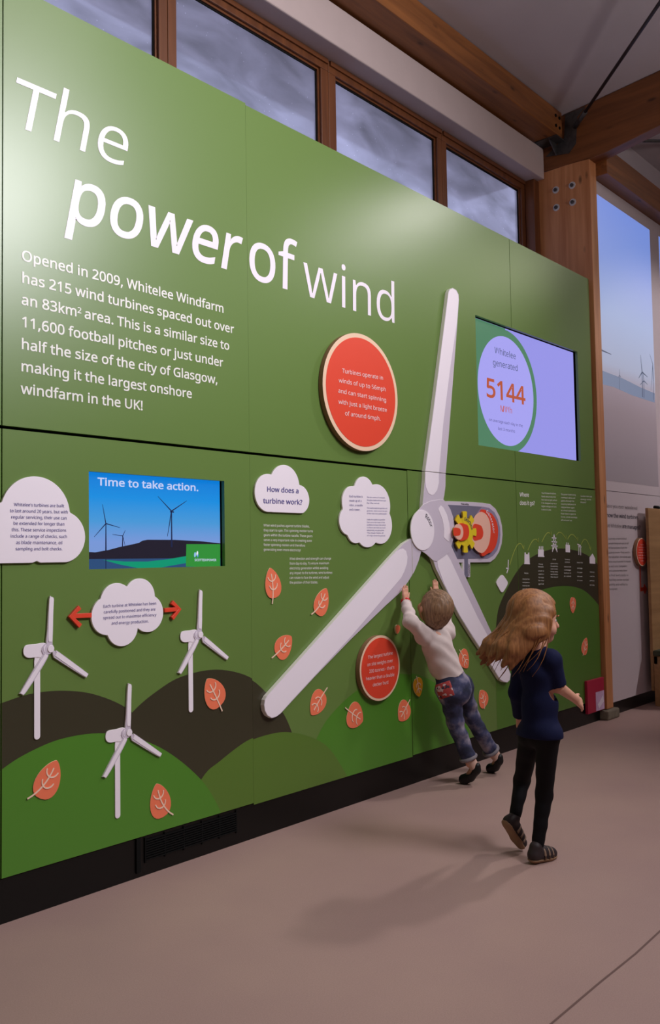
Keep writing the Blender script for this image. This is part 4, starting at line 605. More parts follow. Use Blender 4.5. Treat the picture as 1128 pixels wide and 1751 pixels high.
# ---- leaves
def leaf(tip, base, stem, wid, label, thick=.005, col=None, vein=True):
    Y = -thick; T, B, S = [np.array(W(*p, Y)) for p in (tip, base, stem)]
    ax = B-T; L = np.linalg.norm(ax); ax /= L; q = np.array([-ax[1], ax[0]]); hw = wid*L
    ts = [0, .02, .06, .12, .2, .3, .4, .5, .6, .7, .8, .88, .94, .98, 1]
    mx = .636**.72*(1-.636)**.42
    f = lambda t: (t**.72*(1-t)**.42)/mx
    pts = [tuple(T+ax*L*t+q*hw*f(t)) for t in ts]+[tuple(T+ax*L*t-q*hw*f(t)) for t in reversed(ts[1:-1])]
    root = empty('leaf', (float(T[0]+B[0])/2, 0, float(T[1]+B[1])/2), label, 'leaf', 'orange leaves on the green wall')
    prism('leaf_blade', pts, Y, -.0015, col or M_orange, root, M_leaf_edge, bevel=.0012)
    if vein:
        mb = MB(); y1 = Y-.0016
        C0 = T+ax*L*.2; w = .007*L/.2+.001
        def cv(a, b, c): return [(1-t)**2*a+2*t*(1-t)*b+t*t*c for t in np.linspace(0, 1, 9)]
        mid = T+ax*L*.75
        stroke(mb, cv(C0, mid, S), w*.9, w, y1, Y-.0002)
        for t0 in (.44, .72):
            for s in (1, -1):
                y2 = y1-.0002*(1.5+s)-.0005*(t0 > .5); a = T+ax*L*t0; stroke(mb, cv(a, a+q*s*hw*.42-ax*L*.02, a+q*s*hw*.48-ax*L*.17), w*.9, w*.8, y2, Y-.0002)
        mb.build('vein', M_vein, root)
    return root
leaf((97.5, 1300), (69, 1366), (46.5, 1366), .37, 'orange leaf with pale veins at the lower left on the bright hill')
leaf((267.5, 1340), (279, 1397.5), (296, 1393), .36, 'orange leaf right of the lowest small turbine', .004)
leaf((354, 1161), (377, 1207), (379.6, 1216), .40, 'orange leaf on the dark hill right of the tower')
leaf((461.4, 971), (471, 1022.5), (465, 1032.6), .36, 'upright orange leaf just below the print about wind')
leaf((558.4, 1006), (543, 1051.5), (531.9, 1050.6), .36, 'orange leaf above the long lower-left blade')
leaf((498.5, 1088.3), (473, 1121), (464, 1125.4), .42, 'orange leaf left of the long blade, mid height', .003)
leaf((532, 1222.5), (553, 1183), (559.3, 1175.4), .42, 'orange leaf below the long blade with stem upward', .003)
leaf((620.5, 1233), (595, 1216), (589.8, 1210), .50, 'broad orange leaf on the bright hill under the smaller red disc')
leaf((682, 1232), (698, 1202.5), (700.5, 1196), .50, 'orange leaf at the edge of the boy’s shadow'.replace('’', "'"))
leaf((717, 1191.5), (713, 1159), (711.6, 1156), .42, 'amber leaf in shadow beside the boy', .006, M_yellow_leaf)
leaf((679, 1084), (681, 1068.5), (681, 1067), .42, 'tiny orange leaf above the smaller red disc', .012, vein=False)
leaf((800, 1142), (788, 1113.5), (785, 1111), .42, 'orange leaf right of the boy at waist height')
leaf((820.5, 1181), (831, 1207), (828, 1212), .45, 'orange leaf right of the boy near his knees')
leaf((979, 1049), (979.5, 1021), (980, 1023), .42, 'orange leaf inside the dark printed arch', .004)
leaf((1003, 1090.5), (997, 1119), (996, 1121), .38, 'orange leaf lowest beside the timber post', .004)
# white diamond plaque
tag(prism('diamond_plaque', crom([W(*p, -.006) for p in ((858.5, 983), (864, 989), (868, 997), (864, 1006), (858, 1013), (852, 1004), (848.5, 996), (853, 988))], 3), -.006, -.0015, M_plaque, None, M_plaque_edge), 'small white diamond-shaped plaque left of the dark printed arch', 'plaque')

# ---- three small turbines
def small_turbine(label):
    Yt, Yb, Yh = -.005, -.009, -.013
    root = empty('wind_turbine_sign', (*[W(87.4, 1109.5)[0]], 0, W(87.4, 1109.5)[1]), label, 'turbine sign', 'small white turbines on the wall')
    w_ = lambda l, Y: [W(a, b, Y) for a, b in l]
    a = W(63.7, 1130, Yt); b = W(63.7, 1259, Yt); hw = .5*(W(69, 1200, Yt)[0]-W(58.6, 1200, Yt)[0])
    twr = [(a[0]-hw, a[1]), (a[0]-hw*.3, a[1]+.05), (a[0]+hw, a[1]+.05)]+[(b[0]+hw*math.cos(t), b[1]+hw*math.sin(t)) for t in np.linspace(0, -math.pi, 12)]
    prism('tower', twr, Yt, -.0015, M_plaque, root, M_plaque_edge, bevel=.001)
    prism('nacelle', crom(w_([(78, 1100), (62, 1101.2), (48, 1102.5), (42, 1106), (40, 1113.5), (42, 1121), (49, 1125), (62, 1124), (70, 1124), (80, 1117)], Yb+.002), 4), Yb+.002, -.0015, M_plaque, root, M_plaque_edge, bevel=.001)
    prism('hub_ring', w_([(80.5, 1100.5), (77, 1101.5), (73, 1106), (71.5, 1112), (74, 1119), (78.5, 1120.5), (86, 1118), (92, 1112), (91, 1103)], Yb-.001), Yb-.001, Yb+.002, M_shade, root)
    prism('hub_band', w_([(79.5, 1103), (77.5, 1106), (76.5, 1111), (77.5, 1115.5), (76, 1115), (74.6, 1110), (75.3, 1106), (77.5, 1103)], Yb-.002), Yb-.002, Yb-.001, M_white, root)
    bl = [([(84.2, 1024), (88.2, 1020.6), (92.3, 1024), (91.5, 1040), (90, 1097), (89, 1105), (81, 1105), (79.2, 1095), (81, 1075)], [(84.7, 1024.5), (88.2, 1021.5), (91.8, 1024.5), (91, 1050), (89.8, 1094), (87, 1097), (83, 1095), (83, 1070)]),
          ([(90, 1113), (96, 1113.5), (101, 1115), (147, 1149), (150.5, 1153), (148.5, 1157), (143, 1156.5), (98, 1128), (92, 1123)], [(97, 1116), (100, 1115.5), (147, 1150), (149.8, 1153.5), (148, 1156.3), (143, 1155), (98, 1124), (95.5, 1120)]),
          ([(82, 1118), (76, 1117), (72, 1121), (36.5, 1181), (35, 1185.5), (38.5, 1188), (43, 1186), (62, 1158), (81, 1126)], [(81.5, 1121), (78, 1119), (75.5, 1121), (37.5, 1181), (35.8, 1185.3), (38.8, 1187.2), (42.5, 1185), (60, 1158), (80.5, 1124)])]
    for g, f in bl:
        o = prism('blade', crom(w_(g, Yb), 3), Yb, -.0015, M_shade, root, M_plaque_edge, bevel=.001)
        prism('blade_face', crom(w_(f, Yb-.0015), 3), Yb-.0015, Yb+.0002, M_plaque, o)
    prism('hub_cap', disc(W(87.4, 1109.5, Yh), .5*(W(87, 1103.3, Yh)[1]-W(87, 1115.7, Yh)[1]), 32), Yh, Yb, M_plaque, root, M_plaque_edge, bevel=.001)
    return root
def copy_tree(o, parent=None):
    c = o.copy(); COL.objects.link(c)
    if parent is not None: c.parent = parent; c.matrix_parent_inverse = o.matrix_parent_inverse.copy()
    for ch in [x for x in list(COL.objects) if x.parent == o]: copy_tree(ch, c)
    return c
t1 = small_turbine('small white turbine sign at the left on the dark hill')
for (px, py, lb) in ((342.6, 1085.5, 'small white turbine sign right of the cloud with arrows'), (221, 1252.4, 'lowest small white turbine sign standing on the bright hill')):
    c = copy_tree(t1); q = W(px, py); c.location = (q[0], 0, q[1]); c['label'] = lb

# ================================================================== BIG TURBINE SIGN
Yb1 = -.020
bt = empty('wind_turbine_sign', (W(722, 905)[0], 0, W(722, 905)[1]), 'huge white cutaway wind turbine sign with yellow gear and red generator', 'turbine sign')
def wp(l, Y): return [W(a, b, Y) for a, b in l]
def cut_prism(name, pts, yf, yb, m, parent, cuts, ms=None, bevel=0):
    """a shape cut along the joints of the boards: one object, gaps of 4 mm"""
    mb = MB(); cells = [pts]
    for kind, v in cuts:
        nx = []
        for c in cells:
            if kind == 'x': nx += [clipx(c, -99, v-.002), clipx(c, v+.002, 99)]
            else: nx += [clipz(c, -99, v-.002), clipz(c, v+.002, 99)]
        cells = [c for c in nx if len(c) > 2]
    for c in cells: mb.prism(c, yf, yb, 0, 1 if ms else None)
    return mb.build(name, [m, ms] if ms else [m], parent, bevel=bevel)
nac = wp([(752, 857), (770, 857), (800, 858.2), (826, 860), (838, 862), (847, 870), (854, 883), (858, 899), (859, 914), (857.5, 930), (853, 944), (846, 955), (838, 961.3), (818, 961.7), (803.7, 961.8), (803.7, 987), (793, 987), (791, 985), (791, 962), (781, 962), (775, 957), (752, 950)], -.014)
prism('nacelle_frame', nac, -.014, -.0015, M_shade, bt, M_plaque_edge, bevel=.001)
inn = wp([(752, 862.5), (770, 863.3), (800, 864.8), (826, 866.5), (836, 868.5), (845, 876), (851, 888), (854.6, 902), (855.2, 914), (854, 928), (850, 941), (843, 950), (834, 954.8), (812, 955.2), (799.9, 955.3), (799.9, 986.5), (795, 986.5), (794, 984), (794, 955.5), (775, 955.5), (752, 945)], -.0155)
ni = prism('nacelle_inside', inn, -.0155, -.0138, M_gray, bt)
lt = wp([(824, 866.5), (836, 868.5), (845, 876), (851, 888), (854.6, 902), (855.2, 914), (854, 928), (850, 941), (843, 950), (834, 954.8), (823, 953), (815, 942), (812, 928), (811, 910), (812, 890), (816, 876)], -.0162)
prism('pale_panel', lt, -.0162, -.0154, M_gray2, ni)
Yg = -.030
gen = wp([(822, 876), (836, 876.3), (842, 880), (848, 890), (851, 901), (851.5, 912), (850, 925), (846, 937), (840, 944), (835, 946), (822, 946)], Yg)
g_ = prism('generator', crom(gen, 4), Yg, -.0150, M_red, bt, M_red, bevel=.001)
prism('end_plate', crom(wp([(822, 875.3), (831, 880), (837, 892), (838.5, 910), (836, 929), (830, 941), (822.5, 945.7), (813, 940), (808, 929), (806.5, 911), (807.5, 893), (813, 881)], Yg-.0012), 4), Yg-.0012, Yg+.0001, M_salmon, g_)
prism('shaft_stub', crom(wp([(809, 897.5), (820, 897.8), (824, 902), (826, 911), (824.5, 919), (820, 922.5), (809, 922.5)], Yg-.0024), 4), Yg-.0024, Yg-.0011, M_red, g_)
Yr = -.038
gc = W(795.3, 909.5, Yr); gr = (W(795.3, 874, Yr)[1]-W(795.3, 945.3, Yr)[1])/2
gp = []
for k in range(8):
    a = math.pi/2-k*math.pi/4
    for da, rr_ in ((-.40, .70), (-.23, .70), (-.20, .98), (-.12, 1.0), (.12, 1.0), (.20, .98), (.23, .70), (.40, .70)): gp.append((gc[0]+gr*rr_*math.cos(a-da), gc[1]+gr*rr_*math.sin(a-da)))
ge = prism('gear', gp, Yr, -.028, M_yellow, bt, M_yellow2, bevel=.0012)
sh_ = wp([(785, 896.5), (797, 896.8), (800.5, 901), (802, 910), (800.5, 918), (797, 922.5), (785, 922.8)], Yr-.008)
so = prism('drive_shaft', crom(sh_, 4), Yr-.008, Yr+.001, M_red, bt, M_red)
prism('shaft_end', disc(W(784.5, 909.5, Yr-.009), .5*(W(784, 896, Yr-.009)[1]-W(784, 923, Yr-.009)[1]), 36), Yr-.0092, Yr-.0001, M_salmon, so)
prism('rod_end', crom(wp([(776, 903), (784, 903.2), (787, 906), (787.2, 912), (785, 915.4), (776, 915.5)], Yr-.0105), 3), Yr-.0105, Yr-.009, M_red, so)
# rotor and blades
Yt = -.024
b1 = wp([(766, 500), (768.5, 494.5), (773.8, 492.3), (780, 496), (783.8, 503.5), (784.4, 513), (780, 575), (774.8, 643), (767.3, 740), (761.6, 812), (761.4, 831), (759.5, 846), (757.5, 856), (745, 875), (722, 872), (722.5, 860), (726, 822), (726.5, 805), (740, 705), (756, 580)], Yt)
seamx, seamz = 4.0085+.0045, 1.735
cutz = [('z', seamz)]; cutx = [('x', px_edges[3])]
B1 = cut_prism('blade', b1, Yt, -.0015, M_shade, bt, cutz, M_plaque_edge, bevel=.001)
f1 = wp([(766.6, 500.5), (769, 495.5), (773.8, 493.3), (779.5, 497), (783, 504), (783.6, 513), (781, 550), (769.4, 630), (757.5, 725), (750, 812), (750, 826), (747, 838), (742, 845), (738, 846.8), (732, 843), (728, 833), (727, 822), (727.2, 805), (740.7, 705), (756.6, 580)], Yt-.0015)
cut_prism('blade_face', f1, Yt-.0015, Yt+.0001, M_plaque, B1, cutz)
b2 = wp([(451.2, 1206), (452.5, 1197), (456, 1190.5), (520, 1119), (600, 1029), (660, 961), (676, 943.5), (690, 929), (703.5, 920.5), (722, 915), (722, 935), (716, 958), (708, 978), (697, 995.5), (685.5, 1011.5), (657, 1037.5), (600, 1093), (540, 1155), (500, 1198), (480, 1220), (472, 1226), (464.5, 1228.3), (457, 1224), (452.5, 1216)], Yt)
B2 = cut_prism('blade', b2, Yt, -.0015, M_shade, bt, cutx, M_plaque_edge, bevel=.001)
f2 = wp([(451.8, 1206), (453.1, 1197.5), (456.5, 1191.2), (520, 1120), (600, 1030), (660, 962), (677, 944), (683, 939.5), (689, 938), (694, 942), (696.5, 952), (695.5, 964), (691, 977), (685.5, 988), (600, 1088), (540, 1153), (497, 1199.6), (480, 1219), (472, 1225.2), (464.5, 1227.3), (457.3, 1223), (453, 1215)], Yt-.0015)
cut_prism('blade_face', f2, Yt-.0015, Yt+.0001, M_plaque, B2, cutx)
b3 = wp([(735, 940), (740.6, 958.7), (745, 972), (758, 999), (784.7, 1052.4), (808, 1090), (829, 1121.4), (853.8, 1161.5), (860, 1166), (867, 1167.3), (871.5, 1163), (873, 1153), (869.4, 1143.7), (856, 1113), (838, 1077), (820, 1038), (802.5, 1001), (788, 970), (771.6, 934), (762, 920)], Yt)
B3 = prism('blade', b3, Yt, -.0015, M_shade, bt, M_plaque_edge, bevel=.001)
f3 = wp([(757, 946), (751, 949), (747, 957), (748.5, 969), (759, 998), (785.4, 1051.4), (808.8, 1089), (829.8, 1120.5), (854.4, 1160.7), (860.3, 1165), (866.8, 1166.3), (870.8, 1162.2), (872, 1153.2), (868.8, 1145), (856, 1120), (838, 1095), (816, 1054.6), (795, 1011), (775.8, 970), (770, 957), (764, 948)], Yt-.0015)
prism('blade_face', f3, Yt-.0015, Yt+.0001, M_plaque, B3)
rb = wp([(703, 890), (709, 878), (716, 871), (723, 863), (735, 857), (752, 854), (758.5, 854.6), (764, 861), (770, 871), (774.5, 884), (776.6, 897), (776.3, 911), (774.5, 923), (771.6, 934), (768, 945), (757, 953), (747, 960), (740.6, 958.7), (728, 947), (718.5, 941), (706, 925)], Yt-.003)
ro = prism('rotor', rb, Yt-.003, Yt+.0005, M_shade, bt, M_plaque_edge, bevel=.001)
prism('rotor_band', wp([(749.4, 870.5), (753.5, 864), (758, 868), (764, 880), (768, 895), (769.5, 910), (768, 926.5), (764, 924), (758.8, 919), (759, 904), (756.5, 889)], Yt-.0045), Yt-.0045, Yt-.0029, M_plaque, ro)
Yn = Yt-.008
nz = [W(702, 902, Yn), W(742.3, 904, Yn), W(721, 871.8, Yn), W(724, 941, Yn)]
nc = ((nz[0][0]+nz[1][0])/2, (nz[2][1]+nz[3][1])/2); nr = (nz[2][1]-nz[3][1])/2
no = prism('nose_disc', disc(nc, nr, 64), Yn, Yt-.001, M_plaque, ro, M_plaque_edge, bevel=.001)
def arc_text(s, c, r, a0, a1, cap, m, parent, Y, weight=.01):
    V = []; Fc = []; n = len(s); L_ = []; cum = [sum(GL[c_][0] for c_ in s[:i]) for i in range(n)]
    for i, ch in enumerate(s):
        a = a0+(a1-a0)*cum[i]/cum[-1]; x, z = c[0]+r*math.cos(a), c[1]+r*math.sin(a); d = (math.sin(a), -math.cos(a)); adv = GL[ch][0]*cap/.714
        L_.append((ch, x, z, x+d[0]*adv, z+d[1]*adv, cap, 0, True))
    V, Fc = glyph_mesh(L_, weight)
    return mesh('lettering', [(x, Y, z) for x, z in V], [tuple(reversed(f)) if face_cw(V, f) else f for f in Fc], m, parent)
arc_text('Rotor', nc, nr*.66, math.radians(72), math.radians(22), .030, M_text_dk, ro, Yn-.0012)
arc_text('Gearbox', gc, gr*.53, math.radians(98), math.radians(22), .026, M_text_dk, ge, Yr-.0012)
g0 = W(822, 911, Yg); arc_text('Generator', (g0[0]-.005, g0[1]), .145, math.radians(62), math.radians(4), .027, M_white, g_, Yg-.0012)
text([('Nacelle', (788, 862.6), (801.5, 864), 3.6)], M_text_dk, bt, -.0155, .01)
text([('Tower', (800.8, 986), (800.2, 964), 3.6)], M_text, bt, -.0155, .01) if False else None
x0_, z0_ = W(803.2, 985, -.0155); x1_, z1_ = W(802.8, 964, -.0155)
V_, F_ = glyph_mesh([('Tower', x0_, z0_, x0_, z1_, .022, 0, True)], .01)
mesh('lettering', [(x, -.0155, z) for x, z in V_], [tuple(reversed(f)) if face_cw(V_, f) else f for f in F_], M_text_dk, bt)

# ================================================================== SCREENS
def sky_emit(name, stops, z0, z1, strength):
    m = bpy.data.materials.new(name); m.use_nodes = True; nt = m.node_tree; N = nt.nodes; L = nt.links
    b = N['Principled BSDF']; b.inputs['Base Color'].default_value = (.01, .01, .01, 1); b.inputs['Roughness'].default_value = .18
    g = N.new('ShaderNodeTexCoord'); s = N.new('ShaderNodeSeparateXYZ'); L.new(g.outputs['Object'], s.inputs[0])
    mr = N.new('ShaderNodeMapRange'); mr.inputs[1].default_value = z0; mr.inputs[2].default_value = z1; L.new(s.outputs[2], mr.inputs[0])
    r = N.new('ShaderNodeValToRGB'); e = r.color_ramp.elements
    e[0].position = stops[0][0]; e[0].color = (*s2l(stops[0][1]), 1); e[1].position = stops[-1][0]; e[1].color = (*s2l(stops[-1][1]), 1)
    for p, c in stops[1:-1]: q = e.new(p); q.color = (*s2l(c), 1)
    L.new(mr.outputs[0], r.inputs[0]); L.new(r.outputs[0], b.inputs['Emission Color']); b.inputs['Emission Strength'].default_value = strength
    return m
def em(name, c, k=1): return mat(name, c, .2, .5, emit=k)
def tv(S, depth, label):
    x0, x1, z0, z1 = S; root = empty('screen', ((x0+x1)/2, depth, z0), label, 'screen')
    MB().box((x0-.02, depth, z0-.02), (x1+.02, depth+.04, z1+.02)).build('housing', M_black, root)
    return root
# lower screen
D1 = .024
tv1 = tv(S1, D1+.0006, 'small landscape screen set in the lower board showing turbines on a blue sky')
x0, x1, z0, z1 = S1
pic = box('picture', (x0-.012, D1, z0-.012), (x1-.006, D1+.0006, z1+.012), sky_emit('screen_sky', [(0, (120, 150, 205)), (.28, (118, 150, 214)), (.5, (70, 150, 214)), (.75, (18, 140, 222)), (1, (8, 122, 214))], z0, z1, 1.0), tv1)
def on(l, Y): return [W(a, b, Y) for a, b in l]
def clipS(q, S, e=.011): return clipz(clipx(q, S[0]-e, S[1]-.006), S[2]-e, S[3]+e)
def flat(name, pts, m, parent, Y, S=None):
    if S: pts = clipS(pts, S)
    if len(pts) < 3: return None
    if cw2(pts): pts = pts[::-1]
    return mesh(name, [(x, Y, z) for x, z in pts], [tuple(range(len(pts)))], m, parent)
s1 = lambda a, b: (150+a/4.7, 790+b/4.7)     # reading of the enlarged crop
flat('water', on([s1(0, 770), s1(1100, 760), s1(1100, 900), s1(0, 900)], D1-.0004), em('screen_water', (40, 74, 118)), pic, D1-.0004, S1)
flat('moor', on([s1(0, 722), s1(60, 726), s1(170, 706), s1(260, 682), s1(330, 668), s1(410, 650), s1(440, 632), s1(480, 625), s1(700, 626), s1(900, 636), s1(1080, 655), s1(1100, 770), s1(500, 776), s1(0, 780)], D1-.0006), em('screen_moor', (28, 24, 40)), pic, D1-.0006, S1)
flat('aurora', on([s1(120, 786), s1(300, 800), s1(480, 800), s1(640, 782), s1(790, 756), s1(790, 812), s1(640, 838), s1(520, 862), s1(400, 852), s1(250, 822)], D1-.0008), em('screen_green_glow', (0, 146, 110)), pic, D1-.0008, S1)
mb = MB(); Yq = D1-.001
for tw, hub, blades, w in (((146, 712, 146, 870), (146, 495), ((118, 340), (52, 602), (260, 528)), 9), ((279, 682, 279, 594), (281, 594), ((302, 548), (198, 582), (300, 676)), 7), ((675, 684, 675, 684), (673, 395), ((563, 276), (795, 312), (640, 598)), 11)):
    h = np.array(W(*s1(*hub), Yq)); k = .0026*w/9
    stroke(mb, [h, W(*s1(tw[0], tw[1]), Yq)], k*1.4, k*2.4, Yq, Yq+.0004)
    for b_ in blades: stroke(mb, [h, W(*s1(*b_), Yq)], k*1.7, k*.6, Yq, Yq+.0004)
stroke(mb, [W(*s1(146, 775), Yq), W(*s1(146, 868), Yq)], .004, .003, Yq, Yq+.0004)
stroke(mb, [W(*s1(662, 400), Yq), W(*s1(693, 402), Yq)], .006, .005, Yq, Yq+.0004)
mb.build('turbine_picture', em('screen_ink', (24, 34, 72)), pic)['kind'] = 'stuff'
lg = flat('logo_panel', on([s1(792, 660), s1(1064, 660), s1(1064, 845), s1(788, 840)], D1-.0012), em('screen_logo_green', (46, 140, 54)), pic, D1-.0012, S1)
text([('Time to take action.', s1(80, 186), s1(892, 234), 16)], em('screen_white', (196, 206, 244)), tv1, D1-.0016, .018)
text([('SCOTTISHPOWER', s1(858, 796), s1(1032, 796), 4.6)], em('screen_logo_text', (196, 206, 232)), tv1, D1-.0018, .02)
for dx, dz, cc, rr_ in ((862, 745, (150, 190, 240), 14), (880, 735, (236, 236, 250), 13), (884, 752, (90, 150, 220), 10)):
    c0 = W(*s1(dx, dz), D1-.002); flat('logo_drop', [(c0[0]+.0045*math.cos(t)*rr_/12+.001*math.sin(t), c0[1]+.0095*math.sin(t)*rr_/12) for t in np.linspace(0, 2*math.pi, 20)[:-1]], em('logo_c%d' % dx, cc), lg, D1-.0016-.0002*(dx > 870))
# upper screen
D2 = .030
tv2 = tv(S2, D2+.0006, 'large pale purple screen in the upper boards showing the figure 5144')
x0, x1, z0, z1 = S2
pic2 = box('picture', (x0-.02, D2, z0-.02), (x1-.012, D2+.0006, z1-.004), em('screen_lilac', (150, 148, 230)), tv2)
s2 = lambda a, b: (800+a/4.7, 520+b/4.7)
Yq = D2-.0005
def oncirc(l, r, t, b, Y):
    a = W(*s2(*l), Y); c = W(*s2(*r), Y); tt = W(*s2(*t), Y); bb = W(*s2(*b), Y); return (a[0]+c[0])/2, (tt[1]+bb[1])/2, (c[0]-a[0])/2, (tt[1]-bb[1])/2
cx, cz, rx, rz = oncirc((78, 680), (524, 740), (265, 252), (345, 1143), Yq)
def ell(cx, cz, rx, rz, n=72): return [(cx+rx*math.cos(2*math.pi*i/n), cz+rz*math.sin(2*math.pi*i/n)) for i in range(n)]
S2b = (S2[0]-.008, S2[1]-.006, S2[2]-.008, S2[3]-.016+.0)
ring = ell(cx, cz, rx*1.13, rz*1.13)
gpoly = clipx([(x, z) for x, z in ring], cx, 99)
left = [(S2[0]-.02, S2[3]+.01), (S2[0]-.02, S2[2]-.02), (cx, S2[2]-.02)]+[p for p in sorted([p for p in ring if p[0] >= cx], key=lambda p: p[1])]+[(cx, S2[3]+.01)]
flat('green_field', clipS(left, S2b), em('screen_green', (80, 128, 98)), pic2, Yq)
flat('white_circle', clipS(ell(cx, cz, rx, rz), S2b), em('screen_lilac_pale', (166, 162, 240)), pic2, Yq-.0004)
Yq2 = Yq-.0008
text([('Whitelee', s2(213, 392), s2(385, 445), 13), ('generated', s2(198, 490), s2(402, 540), 13)], em('screen_grey', (84, 92, 132)), tv2, Yq2, .004)
text([('5144', s2(143, 740), s2(462, 808), 39)], em('screen_rust', (180, 86, 60)), tv2, Yq2, .016)
text([('MWh', s2(258, 862), s2(356, 880), 13)], em('screen_rust2', (190, 96, 92)), tv2, Yq2, .004)
text([('on average each day in the', s2(168, 938), s2(440, 990), 6.2), ('last 3 months', s2(240, 1010), s2(378, 1035), 6.2)], em('screen_ink2', (76, 74, 128)), tv2, Yq2, 0)

# ================================================================== PROJECTION ON THE WHITE WALL
Ypj = -.0008
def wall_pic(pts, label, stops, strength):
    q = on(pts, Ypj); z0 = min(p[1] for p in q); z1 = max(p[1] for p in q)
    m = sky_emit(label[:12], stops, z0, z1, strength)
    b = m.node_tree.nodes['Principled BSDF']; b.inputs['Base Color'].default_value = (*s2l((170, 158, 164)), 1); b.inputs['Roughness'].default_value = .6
    o = flat('projected_picture', q, m, None, Ypj); return tag(o, label, 'projection', 'pictures projected on the white wall')  # projected light is put into the sheet as its own emission
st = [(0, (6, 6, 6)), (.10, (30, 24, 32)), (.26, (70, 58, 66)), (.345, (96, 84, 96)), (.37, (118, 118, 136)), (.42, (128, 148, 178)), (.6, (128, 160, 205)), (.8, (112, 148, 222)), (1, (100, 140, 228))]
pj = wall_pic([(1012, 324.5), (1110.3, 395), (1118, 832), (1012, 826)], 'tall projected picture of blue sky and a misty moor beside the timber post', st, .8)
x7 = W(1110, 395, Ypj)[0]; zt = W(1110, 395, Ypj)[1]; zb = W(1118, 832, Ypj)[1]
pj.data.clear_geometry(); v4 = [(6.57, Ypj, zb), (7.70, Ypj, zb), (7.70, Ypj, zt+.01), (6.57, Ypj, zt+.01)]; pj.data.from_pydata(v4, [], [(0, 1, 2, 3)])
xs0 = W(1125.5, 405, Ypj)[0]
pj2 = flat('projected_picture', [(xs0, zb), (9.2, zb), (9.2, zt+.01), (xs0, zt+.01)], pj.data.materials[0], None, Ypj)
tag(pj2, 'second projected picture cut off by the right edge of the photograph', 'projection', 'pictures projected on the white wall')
M_mist = mat('misty_ridge', (150, 160, 190), .6, emit=.42); M_mist2 = mat('far_turbines', (92, 98, 124), .6, emit=.6)
s4 = lambda a, b: (1000+a/3.127, 300+b/3.127)
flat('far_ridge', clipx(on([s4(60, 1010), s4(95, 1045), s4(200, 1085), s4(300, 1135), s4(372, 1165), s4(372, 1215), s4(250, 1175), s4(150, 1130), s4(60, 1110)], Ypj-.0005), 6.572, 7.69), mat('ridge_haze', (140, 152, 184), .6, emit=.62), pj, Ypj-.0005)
mb = MB(); Yq = Ypj-.001
for hub, foot, bl, w in (((305, 1052), (307, 1185), ((296, 960), (286, 1084), (334, 1078)), .012), ((314, 1098), (315, 1188), ((310, 1050), (294, 1120), (334, 1118)), .009), ((184, 1068), (184, 1145), ((183, 1035), (176, 1084), (192, 1080)), .005), ((85, 933), (85, 933), ((140, 957), (60, 925), (60, 925)), .012), ((362, 1010), (366, 1200), ((345, 955), (352, 1150), (366, 1100)), .007)):
    h = np.array(W(*s4(*hub), Yq))
    if foot != hub: stroke(mb, [h, W(*s4(*foot), Yq)], w, w*1.3, Yq, Yq+.0004)
    for b_ in bl: stroke(mb, [h, W(*s4(*b_), Yq)], w*1.2, w*.4, Yq, Yq+.0004)
mb.v = [(max(6.572, min(7.698, x)), y, z) for x, y, z in mb.v]
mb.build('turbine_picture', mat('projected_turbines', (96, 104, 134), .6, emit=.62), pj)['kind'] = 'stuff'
# writing on the white wall
WB = [o for o in COL.objects if o.name.startswith('wall_board')][0]
text([('Have you ever wondered', (1034.5, 867.5), (1089.5, 872), 8)], M_text_gy, WB, -.0012, -.002)
text([('how the wind turbines', (1036.5, 884), (1091, 888), 8.6)], M_text_dk, WB, -.0012, .016)
text([('at Whitelee', (1038, 901.5), (1062.5, 903), 8)], M_text_gy, WB, -.0012, -.002)
text([('are managed?', (1063.5, 902.8), (1095, 905.5), 8.4)], M_text_dk, WB, -.0012, .016)
para(['Each day a team of local', 'people keeps an eye on all', 'of the turbines from the', 'control room. They watch', 'the weather, the wind and', 'how much power is made', 'by each one. Computers', 'and cameras help them', 'to find faults early so', 'that they can be mended', 'quickly and safely by', 'the engineers.'],
     1040, 923, 7.8, [1071, 1074.5, 1072, 1076, 1078, 1078, 1071.5, 1072, 1074, 1075, 1073, 1056], 4.4, M_text_gy, WB, 0, -.01)
y_ = -.032
rs = round_sign((1088, 944), (1107, 944), y_, 'small round red sign on the white wall beyond the post', [('Did you know?', (1094.5, 932), (1101, 932.3), 2.2), ('Each turbine can', (1091.5, 936.6), (1104.5, 937), 2.2), ('be turned off by', (1092, 941), (1103.5, 941.3), 2.2), ('one person from', (1091, 945.8), (1104.5, 946), 2.2), ('a desk far away', (1091, 950.2), (1104.5, 950.4), 2.2), ('if the wind is', (1091.5, 954.9), (1104, 955), 2.2), ('too strong.', (1095, 959.6), (1101, 959.7), 2.2)], 2, ((1097, 919.5), (1097, 968.5)))
ar = MB()
stroke(ar, [W(1094.3, 968, -.004), W(1095.7, 1009, -.004)], .011, .011, -.004, -.0002); stroke(ar, [W(1095, 1008, -.004), W(1104, 1006.5, -.004)], .03, .03, -.004, -.0002)
stroke(ar, [W(1101, 1001.5, -.0045), W(1105, 1007, -.0045), W(1102, 1013, -.0045)], .03, .03, -.0045, -.0003)
tag(ar.build('arrow', M_red), 'thin red line and arrow hanging below the small round sign on the white wall', 'arrow')

